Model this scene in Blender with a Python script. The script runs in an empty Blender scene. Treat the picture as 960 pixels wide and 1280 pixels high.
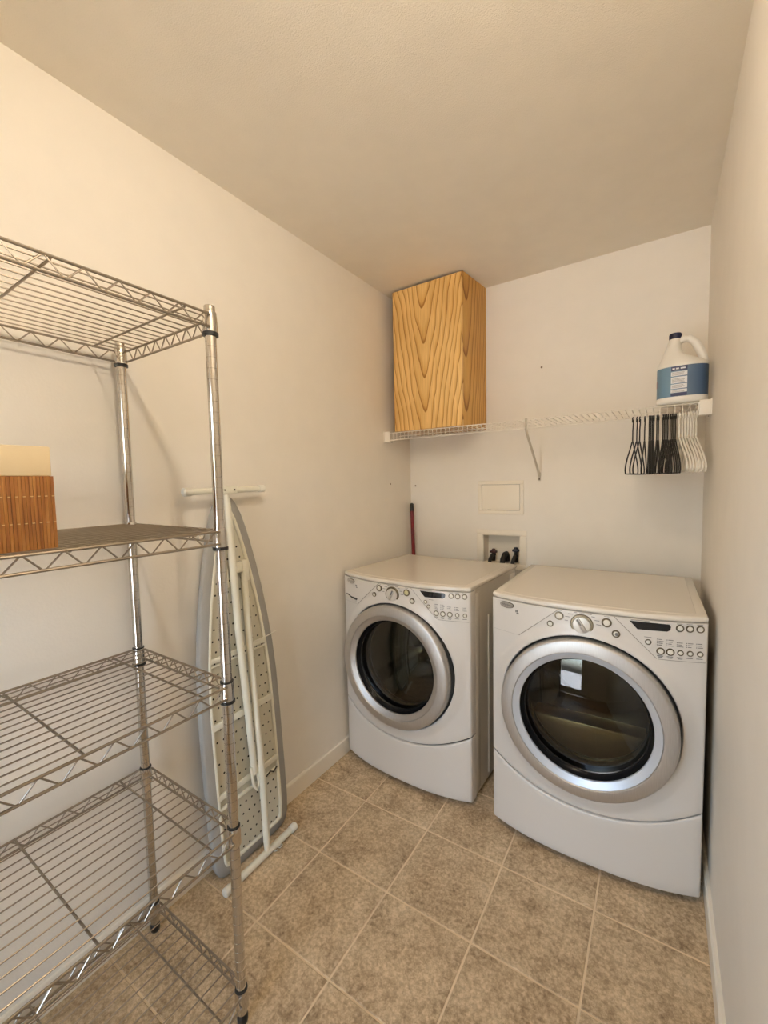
import bpy, bmesh, math, random
from mathutils import Vector, Matrix, Euler
from mathutils.geometry import tessellate_polygon

random.seed(7)
C = bpy.context.scene.collection
SC = bpy.context.scene
PI = math.pi

# ------------------------------------------------------------------ camera, light, exposure
ROOM_W, ROOM_H, ROOM_Y = 1.520, 2.494, -3.15        # left wall x=0, back wall y=0, wall behind the camera y=ROOM_Y
cam = bpy.data.cameras.new('camera')
cam.sensor_fit = 'HORIZONTAL'
cam.sensor_width = 36.0
cam.lens = 528.226 / 960 * 36.0
cam.clip_start = 0.03
cam_o = bpy.data.objects.new('camera', cam)
C.objects.link(cam_o)
_yaw, _pitch, _roll = -0.5843, -0.0670, -0.0209
_f = Vector((math.sin(-0.5843) * math.cos(_pitch), math.cos(_yaw) * math.cos(_pitch), math.sin(_pitch)))
_r = Vector((math.cos(_yaw), -math.sin(_yaw), 0))
_u = _r.cross(_f)
_cr, _sr = math.cos(_roll), math.sin(_roll)
_rr = _r * _cr + _u * _sr
_uu = _u * _cr - _r * _sr
_m = Matrix.Identity(4)
for i in range(3):
    _m[i][0], _m[i][1], _m[i][2] = _rr[i], _uu[i], -_f[i]
_m.translation = (1.368, -2.390, 1.403)
cam_o.matrix_world = _m
SC.camera = cam_o

SC.view_settings.view_transform = 'Standard'
SC.view_settings.look = 'None'
SC.view_settings.gamma = 1.0
SC.view_settings.use_curve_mapping = False
SC.view_settings.exposure = 0.56
SC.cycles.use_denoising = True
SC.cycles.max_bounces = 10
SC.cycles.diffuse_bounces = 6
SC.cycles.sample_clamp_indirect = 6.0
SC.cycles.caustics_reflective = False
SC.cycles.caustics_refractive = False

LAMP_POS = (1.22, -2.04, 2.385)
LAMP_POWER = 385.0          # emission of the bulb globe
SKY = 3.8

world = bpy.data.worlds.new('sky')
SC.world = world
world.use_nodes = True
_nt = world.node_tree
_nt.nodes.clear()
_sky = _nt.nodes.new('ShaderNodeTexSky')
_sky.sky_type = 'NISHITA'
_sky.sun_disc = False
_sky.sun_elevation = math.radians(38)
_sky.sun_rotation = math.radians(70)
_sky.dust_density = 5.0
_bg = _nt.nodes.new('ShaderNodeBackground')
_bg.inputs['Strength'].default_value = SKY
_ow = _nt.nodes.new('ShaderNodeOutputWorld')
_hs = _nt.nodes.new('ShaderNodeHueSaturation')      # hazy, whitish sky
_hs.inputs['Saturation'].default_value = 0.8
_nt.links.new(_sky.outputs[0], _hs.inputs['Color'])
_nt.links.new(_hs.outputs[0], _bg.inputs[0])
_nt.links.new(_bg.outputs[0], _ow.inputs[0])

# portal over the glazed door behind the camera: lets the renderer find the sky through it
_pl = bpy.data.lights.new('door_portal', 'AREA')
_pl.shape = 'RECTANGLE'
_pl.size, _pl.size_y = 0.62, 1.72
_pl.cycles.is_portal = True
_po = bpy.data.objects.new('door_portal', _pl)
C.objects.link(_po)
_po.location = (0.60, ROOM_Y - 0.075, 1.06)
_po.rotation_euler = (PI / 2, 0, 0)         # -Z of the lamp points to +Y, into the room
_po['kind'] = 'helper'


# ------------------------------------------------------------------ materials
def mat(name):
    m = bpy.data.materials.new(name)
    m.use_nodes = True
    nt = m.node_tree
    return m, nt, nt.nodes['Principled BSDF']


def N(nt, typ, **kw):
    n = nt.nodes.new(typ)
    for k, v in kw.items():
        if k in n.inputs:
            n.inputs[k].default_value = v
        else:
            setattr(n, k, v)
    return n


def ramp(nt, stops):
    r = nt.nodes.new('ShaderNodeValToRGB')
    e = r.color_ramp.elements
    while len(e) < len(stops):
        e.new(0.5)
    for i, (p, c) in enumerate(stops):
        e[i].position = p
        e[i].color = (c[0], c[1], c[2], 1)
    return r


def srgb(r, g, b):
    f = lambda c: (c / 255 / 12.92) if c / 255 <= 0.04045 else ((c / 255 + 0.055) / 1.055) ** 2.4
    return (f(r), f(g), f(b), 1)


def plain(name, col, rough=0.5, metal=0.0, bump=0.0, bscale=300, dist=0.001, spec=0.5, coat=0.0, vary=0.0):
    m, nt, p = mat(name)
    p.inputs['Base Color'].default_value = col
    p.inputs['Roughness'].default_value = rough
    p.inputs['Metallic'].default_value = metal
    p.inputs['Specular IOR Level'].default_value = spec
    p.inputs['Coat Weight'].default_value = coat
    tc = N(nt, 'ShaderNodeTexCoord')
    no = N(nt, 'ShaderNodeTexNoise')
    no.inputs['Scale'].default_value = bscale
    no.inputs['Detail'].default_value = 3
    nt.links.new(tc.outputs['Object'], no.inputs['Vector'])
    if bump:
        b = N(nt, 'ShaderNodeBump')
        b.inputs['Strength'].default_value = bump
        b.inputs['Distance'].default_value = dist
        nt.links.new(no.outputs['Fac'], b.inputs['Height'])
        nt.links.new(b.outputs[0], p.inputs['Normal'])
    if vary:
        n2 = N(nt, 'ShaderNodeTexNoise')
        n2.inputs['Scale'].default_value = 9
        n2.inputs['Detail'].default_value = 4
        nt.links.new(tc.outputs['Object'], n2.inputs['Vector'])
        r = ramp(nt, [(0.3, [c * (1 - vary) for c in col[:3]]), (0.7, [min(1, c * (1 + vary)) for c in col[:3]])])
        nt.links.new(n2.outputs['Fac'], r.inputs[0])
        nt.links.new(r.outputs[0], p.inputs['Base Color'])
    return m


M = {}
M['wall'] = plain('wall_paint', (0.82, 0.765, 0.68, 1), 0.75, bump=0.22, bscale=130, dist=0.0015, spec=0.25, vary=0.015)
M['ceiling'] = plain('ceiling_paint', (0.83, 0.765, 0.655, 1), 0.9, bump=0.5, bscale=300, dist=0.002, spec=0.1, vary=0.02)
M['trim'] = plain('trim_paint', (0.85, 0.79, 0.68, 1), 0.4, bump=0.06, bscale=60, spec=0.4)
M['grout'] = plain('grout', (0.78, 0.63, 0.43, 1), 0.9, bump=0.5, bscale=400, vary=0.08)
M['enamel'] = plain('white_enamel', (0.70, 0.645, 0.56, 1), 0.22, bump=0.03, bscale=500, spec=0.5)
M['plastic_white'] = plain('white_plastic', (0.67, 0.625, 0.57, 1), 0.32, bump=0.03, bscale=700)
M['outlet'] = plain('cream_plastic', (0.84, 0.765, 0.64, 1), 0.45, bump=0.05, bscale=200)
M['seam'] = plain('groove_shade_grey', (0.30, 0.27, 0.225, 1), 0.6)  # groove shade put into the colour of the panel seam strips
M['print'] = plain('grey_print', (0.16, 0.155, 0.15, 1), 0.6)
M['black'] = plain('black_plastic', (0.012, 0.011, 0.010, 1), 0.35, bump=0.05, bscale=300)
M['rubber'] = plain('black_rubber', (0.02, 0.018, 0.016, 1), 0.7)
M['chrome'] = plain('chrome', (0.62, 0.59, 0.55, 1), 0.11, 1.0)
M['wire_chrome'] = plain('wire_chrome', (0.36, 0.31, 0.25, 1), 0.34, 1.0)
M['steel_bright'] = plain('bright_bevel_metal', (0.60, 0.635, 0.69, 1), 0.38, 0.35)
M['knob'] = plain('silver_knob', (0.72, 0.68, 0.61, 1), 0.3, 0.25)
M['drum'] = plain('drum_steel', (0.34, 0.31, 0.25, 1), 0.26, 1.0, bump=0.1, bscale=60)
M['warm_lit_steel'] = plain('warm_lit_steel', (0.42, 0.34, 0.22, 1), 0.34, 0.9)  # warm highlight inside the drum put into the steel colour
M['gasket'] = plain('grey_gasket', (0.035, 0.035, 0.033, 1), 0.45)
M['dark_gap'] = plain('dark_gap', (0.02, 0.018, 0.016, 1), 0.8)
M['shelf_white'] = plain('white_wire_coating', (0.84, 0.79, 0.70, 1), 0.4)
M['hanger_white'] = plain('white_hanger_plastic', (0.83, 0.79, 0.70, 1), 0.35)
M['hanger_black'] = plain('black_hanger', (0.012, 0.011, 0.010, 1), 0.5)
M['jug'] = plain('milky_plastic', (0.80, 0.77, 0.70, 1), 0.35, spec=0.4)
M['cap'] = plain('navy_cap', (0.010, 0.012, 0.05, 1), 0.4)
M['label_navy'] = plain('label_navy', (0.016, 0.022, 0.085, 1), 0.4)
M['label_white'] = plain('label_white', (0.74, 0.74, 0.76, 1), 0.4)
M['label_red'] = plain('label_red', (0.25, 0.02, 0.02, 1), 0.4)
M['red'] = plain('red_handle', (0.16, 0.008, 0.010, 1), 0.3, spec=0.4)
M['iron_cream'] = plain('cream_enamel_steel', (0.76, 0.73, 0.61, 1), 0.38, bump=0.03, bscale=200)
M['iron_mesh'] = plain('pale_mesh_steel', (0.55, 0.52, 0.42, 1), 0.5, bump=0.15, bscale=420, vary=0.04)
M['iron_cap'] = plain('white_rubber_cap', (0.76, 0.73, 0.64, 1), 0.55)
M['hole'] = plain('hole_dark', (0.012, 0.011, 0.010, 1), 0.9)
M['rim_wood'] = plain('pale_wood', (0.76, 0.62, 0.40, 1), 0.5, bump=0.1, bscale=40, vary=0.06)
M['stitch'] = plain('stitch_thread', (0.60, 0.42, 0.20, 1), 0.8)
M['brass'] = plain('valve_brass', (0.10, 0.065, 0.03, 1), 0.4, 0.7)
M['valve_red'] = plain('valve_red_brown', (0.055, 0.012, 0.009, 1), 0.45)
M['valve_blue'] = plain('valve_dark_blue', (0.014, 0.014, 0.026, 1), 0.45)
M['hose'] = plain('dark_hose', (0.016, 0.013, 0.011, 1), 0.6)
M['patio'] = plain('patio_concrete', (0.42, 0.42, 0.42, 1), 0.9, bump=0.3, bscale=30, vary=0.1)
M['cab_edge'] = plain('cabinet_edge_dark', (0.055, 0.026, 0.010, 1), 0.7)

M['brace'] = plain('brace_shaded_coating', (0.56, 0.50, 0.41, 1), 0.4)  # white wire coating darkened, the brace's shadow put into its colour
M['plug'] = plain('plug_hole', (0.22, 0.16, 0.10, 1), 0.8)
# cover fabric of the ironing board
M['cover'] = plain('grey_cover_fabric', (0.35, 0.34, 0.315, 1), 0.9, bump=0.5, bscale=900, vary=0.05)


def ring_metal():
    m, nt, p = mat('brushed_ring_metal')
    p.inputs['Metallic'].default_value = 0.85
    tc = N(nt, 'ShaderNodeTexCoord')
    mp = N(nt, 'ShaderNodeMapping')
    mp.inputs['Scale'].default_value = (220, 6, 6)
    no = N(nt, 'ShaderNodeTexNoise')
    no.inputs['Scale'].default_value = 4.0
    nt.links.new(tc.outputs['Object'], mp.inputs[0])
    nt.links.new(mp.outputs[0], no.inputs['Vector'])
    r = ramp(nt, [(0.3, (0.50, 0.475, 0.445)), (0.7, (0.58, 0.555, 0.525))])
    nt.links.new(no.outputs['Fac'], r.inputs[0])
    nt.links.new(r.outputs[0], p.inputs['Base Color'])
    p.inputs['Roughness'].default_value = 0.46
    return m


M['ring'] = ring_metal()


def glass_mat(name, tint, gloss=1.0):
    m = bpy.data.materials.new(name)
    m.use_nodes = True
    nt = m.node_tree
    nt.nodes.clear()
    out = N(nt, 'ShaderNodeOutputMaterial')
    mix = N(nt, 'ShaderNodeMixShader')
    tr = N(nt, 'ShaderNodeBsdfTransparent')
    tr.inputs[0].default_value = tint
    gl = N(nt, 'ShaderNodeBsdfGlossy')
    gl.inputs['Roughness'].default_value = 0.015
    gl.inputs['Color'].default_value = (gloss, gloss, gloss, 1)
    fr = N(nt, 'ShaderNodeFresnel')
    fr.inputs['IOR'].default_value = 1.62
    nt.links.new(fr.outputs[0], mix.inputs[0])
    nt.links.new(tr.outputs[0], mix.inputs[1])
    nt.links.new(gl.outputs[0], mix.inputs[2])
    nt.links.new(mix.outputs[0], out.inputs[0])
    return m


M['door_glass'] = glass_mat('tinted_door_glass', (0.55, 0.55, 0.45, 1))
M['pane'] = glass_mat('clear_pane', (0.95, 0.97, 0.97, 1))


def display_glass():
    return plain('display_black', (0.010, 0.010, 0.011, 1), 0.12, spec=0.5)


M['display'] = display_glass()


def tile_mat():
    m, nt, p = mat('brown_mottled_tile')
    tc = N(nt, 'ShaderNodeTexCoord')
    oi = N(nt, 'ShaderNodeObjectInfo')
    mul = N(nt, 'ShaderNodeMath', operation='MULTIPLY')
    mul.inputs[1].default_value = 37.0
    nt.links.new(oi.outputs['Random'], mul.inputs[0])
    add = N(nt, 'ShaderNodeVectorMath', operation='ADD')
    nt.links.new(tc.outputs['Object'], add.inputs[0])
    nt.links.new(mul.outputs[0], add.inputs[1])
    n1 = N(nt, 'ShaderNodeTexNoise')
    n1.inputs['Scale'].default_value = 9
    n1.inputs['Detail'].default_value = 8
    n1.inputs['Roughness'].default_value = 0.78
    n1.inputs['Distortion'].default_value = 0.15
    n2 = N(nt, 'ShaderNodeTexNoise')
    n2.inputs['Scale'].default_value = 85
    n2.inputs['Detail'].default_value = 6
    n2.inputs['Roughness'].default_value = 0.75
    n2.inputs['Distortion'].default_value = 0.2
    for n in (n1, n2):
        nt.links.new(add.outputs[0], n.inputs['Vector'])
    r1 = ramp(nt, [(0.36, (0.26, 0.178, 0.103)), (0.46, (0.46, 0.340, 0.212)), (0.55, (0.63, 0.485, 0.310)), (0.66, (0.76, 0.615, 0.425))])
    r2 = ramp(nt, [(0.38, (0.18, 0.118, 0.064)), (0.50, (0.53, 0.395, 0.245)), (0.62, (0.86, 0.70, 0.48))])
    nt.links.new(n1.outputs['Fac'], r1.inputs[0])
    nt.links.new(n2.outputs['Fac'], r2.inputs[0])
    mx = N(nt, 'ShaderNodeMix', data_type='RGBA')
    mx.inputs[0].default_value = 0.45
    nt.links.new(r1.outputs[0], mx.inputs[6])
    nt.links.new(r2.outputs[0], mx.inputs[7])
    nt.links.new(mx.outputs[2], p.inputs['Base Color'])
    p.inputs['Roughness'].default_value = 0.55
    p.inputs['Specular IOR Level'].default_value = 0.3
    b = N(nt, 'ShaderNodeBump')
    b.inputs['Strength'].default_value = 0.25
    b.inputs['Distance'].default_value = 0.002
    nt.links.new(n2.outputs['Fac'], b.inputs['Height'])
    nt.links.new(b.outputs[0], p.inputs['Normal'])
    return m


M['tile'] = tile_mat()


def wood_mat(name, axis, light, mid, dark, freq=72.0, a=0.55, cx=0.0, cz=0.0, d=0.05):
    """Plain sawn board: contours of sqrt(x^2+d^2)*k - z, which give nested arches that open upwards."""
    m, nt, p = mat(name)
    tc = N(nt, 'ShaderNodeTexCoord')
    sep = N(nt, 'ShaderNodeSeparateXYZ')
    nz = N(nt, 'ShaderNodeTexNoise')
    nz.inputs['Scale'].default_value = 5.5
    nz.inputs['Detail'].default_value = 2
    mp0 = N(nt, 'ShaderNodeMapping')
    mp0.inputs['Scale'].default_value = (1.6, 1.6, 0.55)
    nt.links.new(tc.outputs['Object'], mp0.inputs[0])
    nt.links.new(mp0.outputs[0], nz.inputs['Vector'])
    sub = N(nt, 'ShaderNodeVectorMath', operation='SUBTRACT')
    sub.inputs[1].default_value = (0.5, 0.5, 0.5)
    nt.links.new(nz.outputs['Color'], sub.inputs[0])
    sc = N(nt, 'ShaderNodeVectorMath', operation='SCALE')
    sc.inputs['Scale'].default_value = 0.055
    nt.links.new(sub.outputs[0], sc.inputs[0])
    ad = N(nt, 'ShaderNodeVectorMath', operation='ADD')
    nt.links.new(tc.outputs['Object'], ad.inputs[0])
    nt.links.new(sc.outputs[0], ad.inputs[1])
    nt.links.new(ad.outputs[0], sep.inputs[0])

    def math_(op, a_, b_=None):
        n = N(nt, 'ShaderNodeMath', operation=op)
        for k, v in ((0, a_), (1, b_)):
            if v is None:
                continue
            if isinstance(v, (int, float)):
                n.inputs[k].default_value = v
            else:
                nt.links.new(v, n.inputs[k])
        return n.outputs[0]
    x = math_('SUBTRACT', sep.outputs[axis], cx)
    z = math_('SUBTRACT', sep.outputs[2], cz)
    r = math_('SQRT', math_('ADD', math_('MULTIPLY', x, x), d * d))
    v = math_('SUBTRACT', r, math_('MULTIPLY', z, a * 0.22))
    v = math_('FRACT', math_('MULTIPLY', v, freq))
    rp = ramp(nt, [(0.0, light), (0.50, light), (0.82, mid), (0.93, dark), (0.965, dark), (1.0, light)])
    nt.links.new(v, rp.inputs[0])
    # fine vertical pores
    mp = N(nt, 'ShaderNodeMapping')
    mp.inputs['Scale'].default_value = (240, 240, 7)
    nt.links.new(tc.outputs['Object'], mp.inputs[0])
    po = N(nt, 'ShaderNodeTexNoise')
    po.inputs['Scale'].default_value = 1.0
    po.inputs['Detail'].default_value = 2
    nt.links.new(mp.outputs[0], po.inputs['Vector'])
    rp2 = ramp(nt, [(0.35, (0.78, 0.74, 0.68)), (0.6, (1, 1, 1))])
    nt.links.new(po.outputs['Fac'], rp2.inputs[0])
    mx = N(nt, 'ShaderNodeMix', data_type='RGBA', blend_type='MULTIPLY')
    mx.inputs[0].default_value = 0.7
    nt.links.new(rp.outputs[0], mx.inputs[6])
    nt.links.new(rp2.outputs[0], mx.inputs[7])
    # broad tone
    bn = N(nt, 'ShaderNodeTexNoise')
    bn.inputs['Scale'].default_value = 4
    nt.links.new(mp0.outputs[0], bn.inputs['Vector'])
    rp3 = ramp(nt, [(0.35, (0.86, 0.80, 0.70)), (0.62, (1, 1, 1))])
    nt.links.new(bn.outputs['Fac'], rp3.inputs[0])
    mx2 = N(nt, 'ShaderNodeMix', data_type='RGBA', blend_type='MULTIPLY')
    mx2.inputs[0].default_value = 1.0
    nt.links.new(mx.outputs[2], mx2.inputs[6])
    nt.links.new(rp3.outputs[0], mx2.inputs[7])
    nt.links.new(mx2.outputs[2], p.inputs['Base Color'])
    p.inputs['Roughness'].default_value = 0.46
    p.inputs['Specular IOR Level'].default_value = 0.35
    return m


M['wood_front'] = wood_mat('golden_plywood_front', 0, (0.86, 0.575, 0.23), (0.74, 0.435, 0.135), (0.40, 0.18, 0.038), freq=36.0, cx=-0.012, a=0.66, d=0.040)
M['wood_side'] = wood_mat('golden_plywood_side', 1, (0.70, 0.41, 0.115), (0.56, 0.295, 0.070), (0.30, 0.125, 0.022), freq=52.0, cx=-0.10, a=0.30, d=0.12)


def bamboo_mat():
    m, nt, p = mat('bamboo_strip')
    tc = N(nt, 'ShaderNodeTexCoord')
    mp = N(nt, 'ShaderNodeMapping')
    mp.inputs['Scale'].default_value = (150, 150, 9)
    nt.links.new(tc.outputs['Object'], mp.inputs[0])
    n = N(nt, 'ShaderNodeTexNoise')
    n.inputs['Scale'].default_value = 1.0
    n.inputs['Detail'].default_value = 3
    nt.links.new(mp.outputs[0], n.inputs['Vector'])
    r = ramp(nt, [(0.25, (0.17, 0.056, 0.010)), (0.45, (0.27, 0.100, 0.018)), (0.58, (0.34, 0.14, 0.029)), (0.78, (0.48, 0.24, 0.072))])
    nt.links.new(n.outputs['Fac'], r.inputs[0])
    nt.links.new(r.outputs[0], p.inputs['Base Color'])
    p.inputs['Roughness'].default_value = 0.4
    return m


M['bamboo'] = bamboo_mat()


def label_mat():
    """Wrap label: blue print, light to deep blue around the jug, partly its shading put into the colour."""
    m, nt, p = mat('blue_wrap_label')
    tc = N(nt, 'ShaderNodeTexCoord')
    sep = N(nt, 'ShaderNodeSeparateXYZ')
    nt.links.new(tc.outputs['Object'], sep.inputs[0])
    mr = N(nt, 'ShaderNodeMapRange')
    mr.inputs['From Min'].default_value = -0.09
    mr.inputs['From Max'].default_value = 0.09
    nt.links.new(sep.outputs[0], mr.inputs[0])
    r = ramp(nt, [(0.0, (0.13, 0.235, 0.33)), (0.30, (0.15, 0.26, 0.36)), (0.55, (0.11, 0.17, 0.25)), (0.85, (0.06, 0.11, 0.20)), (1.0, (0.03, 0.05, 0.09))])  # label blues; the darkening to the right is partly painted shading
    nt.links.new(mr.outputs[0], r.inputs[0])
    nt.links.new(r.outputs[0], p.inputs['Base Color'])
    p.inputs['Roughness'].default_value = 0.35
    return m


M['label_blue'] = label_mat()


# ------------------------------------------------------------------ mesh helpers
class MB:
    def __init__(self):
        self.v, self.f = [], []

    def add(self, verts, faces):
        o = len(self.v)
        self.v += [tuple(p) for p in verts]
        self.f += [tuple(i + o for i in f) for f in faces]
        return self

    def box(self, x0, x1, y0, y1, z0, z1, bevel=0.0, seg=2):
        bm = bmesh.new()
        vs = [bm.verts.new(p) for p in ((x0, y0, z0), (x1, y0, z0), (x1, y1, z0), (x0, y1, z0), (x0, y0, z1), (x1, y0, z1), (x1, y1, z1), (x0, y1, z1))]
        for f in ((3, 2, 1, 0), (4, 5, 6, 7), (0, 1, 5, 4), (1, 2, 6, 5), (2, 3, 7, 6), (3, 0, 4, 7)):
            bm.faces.new([vs[i] for i in f])
        if bevel:
            bmesh.ops.bevel(bm, geom=bm.edges[:], offset=bevel, segments=seg, affect='EDGES', profile=0.5)
        return self.frombm(bm)

    def frombm(self, bm, free=True):
        bm.verts.ensure_lookup_table()
        bm.verts.index_update()
        self.add([v.co[:] for v in bm.verts], [[v.index for v in f.verts] for f in bm.faces])
        if free:
            bm.free()
        return self

    def tube(self, path, r, seg=8, closed=False, caps=True):
        """Round tube along a path; r a number or one radius per point."""
        P = [Vector(p) for p in path]
        n = len(P)
        rs = r if isinstance(r, (list, tuple)) else [r] * n
        T = []
        for i in range(n):
            if closed:
                t = P[(i + 1) % n] - P[i - 1]
            else:
                t = P[min(i + 1, n - 1)] - P[max(i - 1, 0)]
            T.append(t.normalized())
        ref = Vector((0, 0, 1)) if abs(T[0].z) < 0.9 else Vector((1, 0, 0))
        nrm = (ref - T[0] * ref.dot(T[0])).normalized()
        vs, fs = [], []
        for i in range(n):
            nrm = (nrm - T[i] * nrm.dot(T[i])).normalized()
            b = T[i].cross(nrm)
            for k in range(seg):
                a = 2 * PI * k / seg
                vs.append(P[i] + (nrm * math.cos(a) + b * math.sin(a)) * rs[i])
        m = n if closed else n - 1
        for i in range(m):
            j = (i + 1) % n
            for k in range(seg):
                k2 = (k + 1) % seg
                fs.append((i * seg + k, i * seg + k2, j * seg + k2, j * seg + k))
        if caps and not closed:
            fs.append(tuple(range(seg - 1, -1, -1)))
            fs.append(tuple((n - 1) * seg + k for k in range(seg)))
        return self.add(vs, fs)

    def lathe(self, prof, seg=24, axis='z', origin=(0, 0, 0), capb=True, capt=True):
        """prof: list of (radius, height). axis z, or 'y' (height runs along y)."""
        vs, fs = [], []
        ox, oy, oz = origin
        for r, h in prof:
            for k in range(seg):
                a = 2 * PI * k / seg
                if axis == 'z':
                    vs.append((ox + r * math.cos(a), oy + r * math.sin(a), oz + h))
                else:
                    vs.append((ox + r * math.cos(a), oy + h, oz + r * math.sin(a)))
        flip = axis != 'z'
        for i in range(len(prof) - 1):
            for k in range(seg):
                k2 = (k + 1) % seg
                q = (i * seg + k, i * seg + k2, (i + 1) * seg + k2, (i + 1) * seg + k)
                fs.append(q[::-1] if flip else q)
        if capb:
            q = tuple(range(seg - 1, -1, -1))
            fs.append(q[::-1] if flip else q)
        if capt:
            q = tuple((len(prof) - 1) * seg + k for k in range(seg))
            fs.append(q[::-1] if flip else q)
        return self.add(vs, fs)

    def prism(self, poly, z0, z1, bevel=0.0, seg=2, top_only=False):
        bm = bmesh.new()
        vs = [bm.verts.new((x, y, z0)) for x, y in poly]
        f = bm.faces.new(vs)
        bm.normal_update()
        if f.normal.z > 0:
            f.normal_flip()
        g = bmesh.ops.extrude_face_region(bm, geom=[f])
        nv = [e for e in g['geom'] if isinstance(e, bmesh.types.BMVert)]
        for v in nv:
            v.co.z = z1
        bmesh.ops.recalc_face_normals(bm, faces=bm.faces[:])
        if bevel:
            ed = [e for e in bm.edges if all(abs(v.co.z - z1) < 1e-7 for v in e.verts) or (not top_only and all(abs(v.co.z - z0) < 1e-7 for v in e.verts))]
            bmesh.ops.bevel(bm, geom=ed, offset=bevel, segments=seg, affect='EDGES', profile=0.5)
        return self.frombm(bm)

    def xf(self, M4):
        self.v = [tuple(M4 @ Vector(p)) for p in self.v]
        return self

    def mesh(self, name, material, smooth=35):
        me = bpy.data.meshes.new(name)
        me.from_pydata(self.v, [], self.f)
        me.update()
        if material:
            me.materials.append(material)
        if smooth:
            me.shade_smooth()
            me.set_sharp_from_angle(angle=math.radians(smooth))
        return me

    def obj(self, name, material, parent=None, loc=(0, 0, 0), rot=(0, 0, 0), smooth=35):
        return mk(name, self.mesh(name, material, smooth), parent, loc, rot)


def mk(name, me, parent=None, loc=(0, 0, 0), rot=(0, 0, 0)):
    o = bpy.data.objects.new(name, me)
    C.objects.link(o)
    o.location = loc
    o.rotation_euler = rot
    if parent:
        o.parent = parent
    return o


def tag(o, label, cat, group=None, kind=None):
    o['label'] = label
    o['category'] = cat
    if group:
        o['group'] = group
    if kind:
        o['kind'] = kind
    return o


def thing(name, label, cat, loc=(0, 0, 0), rot=(0, 0, 0), group=None):
    o = bpy.data.objects.new(name, None)
    C.objects.link(o)
    o.empty_display_size = 0.1
    o.location = loc
    o.rotation_euler = rot
    return tag(o, label, cat, group)


def struct(o):
    o['kind'] = 'structure'
    return o


def copy_tree(o, parent=None):
    c = o.copy()
    C.objects.link(c)
    if parent:
        c.parent = parent
    for ch in list(o.children):
        copy_tree(ch, c)
    return c


# ------------------------------------------------------------------ the room
T = 0.12
struct(MB().box(-T, ROOM_W + T, ROOM_Y - T, T, -0.06, -0.0022).obj('floor', M['grout'], smooth=0))
floor_o = bpy.data.objects['floor']
struct(MB().box(-T, ROOM_W + T, ROOM_Y - T, T, ROOM_H, ROOM_H + 0.1).obj('ceiling', M['ceiling'], smooth=0))
struct(MB().box(-T, 0, ROOM_Y - T, T, -0.06, ROOM_H).obj('wall_left', M['wall'], smooth=0))
struct(MB().box(ROOM_W, ROOM_W + T, ROOM_Y - T, T, -0.06, ROOM_H).obj('wall_right', M['wall'], smooth=0))


def wall_with_hole(name, x0, x1, ya, yb, hx0, hx1, hz0, hz1):
    m = MB()
    m.box(x0, hx0, ya, yb, -0.06, ROOM_H)
    m.box(hx1, x1, ya, yb, -0.06, ROOM_H)
    m.box(hx0, hx1, ya, yb, hz1, ROOM_H)
    m.box(hx0, hx1, ya, yb, -0.06, hz0)
    return struct(m.obj(name, M['wall'], smooth=0))


wall_with_hole('wall_back', 0, ROOM_W, 0, T, 0.484, 0.703, 0.927, 1.094)
DX0, DX1 = 0.18, 1.02
wall_with_hole('wall_front', 0, ROOM_W, ROOM_Y - T, ROOM_Y, DX0, DX1, 0.0, 2.06)

# floor tiles, 12 inch, laid a touch out of square with the walls
GX, GY, GT, GS = 0.2918, -0.9592, 0.008, 0.305


def clip(poly, ax, lim, keep_less):
    out = []
    for i in range(len(poly)):
        a, b = poly[i], poly[(i + 1) % len(poly)]
        ia = (a[ax] <= lim) == keep_less
        ib = (b[ax] <= lim) == keep_less
        if ia:
            out.append(a)
        if ia != ib:
            t = (lim - a[ax]) / (b[ax] - a[ax])
            out.append((a[0] + t * (b[0] - a[0]), a[1] + t * (b[1] - a[1])))
    return out


def inset(poly, d):
    n = len(poly)
    res = []
    for i in range(n):
        p0, p1, p2 = Vector(poly[i - 1]), Vector(poly[i]), Vector(poly[(i + 1) % n])
        e1, e2 = (p1 - p0).normalized(), (p2 - p1).normalized()
        n1, n2 = Vector((-e1.y, e1.x)), Vector((-e2.y, e2.x))
        b = n1 + n2
        b /= max(0.3, b.dot(n1))
        q = p1 + b * d
        res.append((q.x, q.y))
    return res


def tile_mesh(poly):
    a = poly
    b = inset(poly, 0.0016)
    n = len(poly)
    vs = [(x, y, -0.0065) for x, y in a] + [(x, y, -0.0012) for x, y in a] + [(x, y, 0.0) for x, y in b]
    fs = []
    for i in range(n):
        j = (i + 1) % n
        fs += [(i, j, n + j, n + i), (n + i, n + j, 2 * n + j, 2 * n + i)]
    fs.append(tuple(2 * n + i for i in range(n)))
    m = MB()
    m.add(vs, fs)
    return m.mesh('tile', M['tile'], 0)


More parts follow.
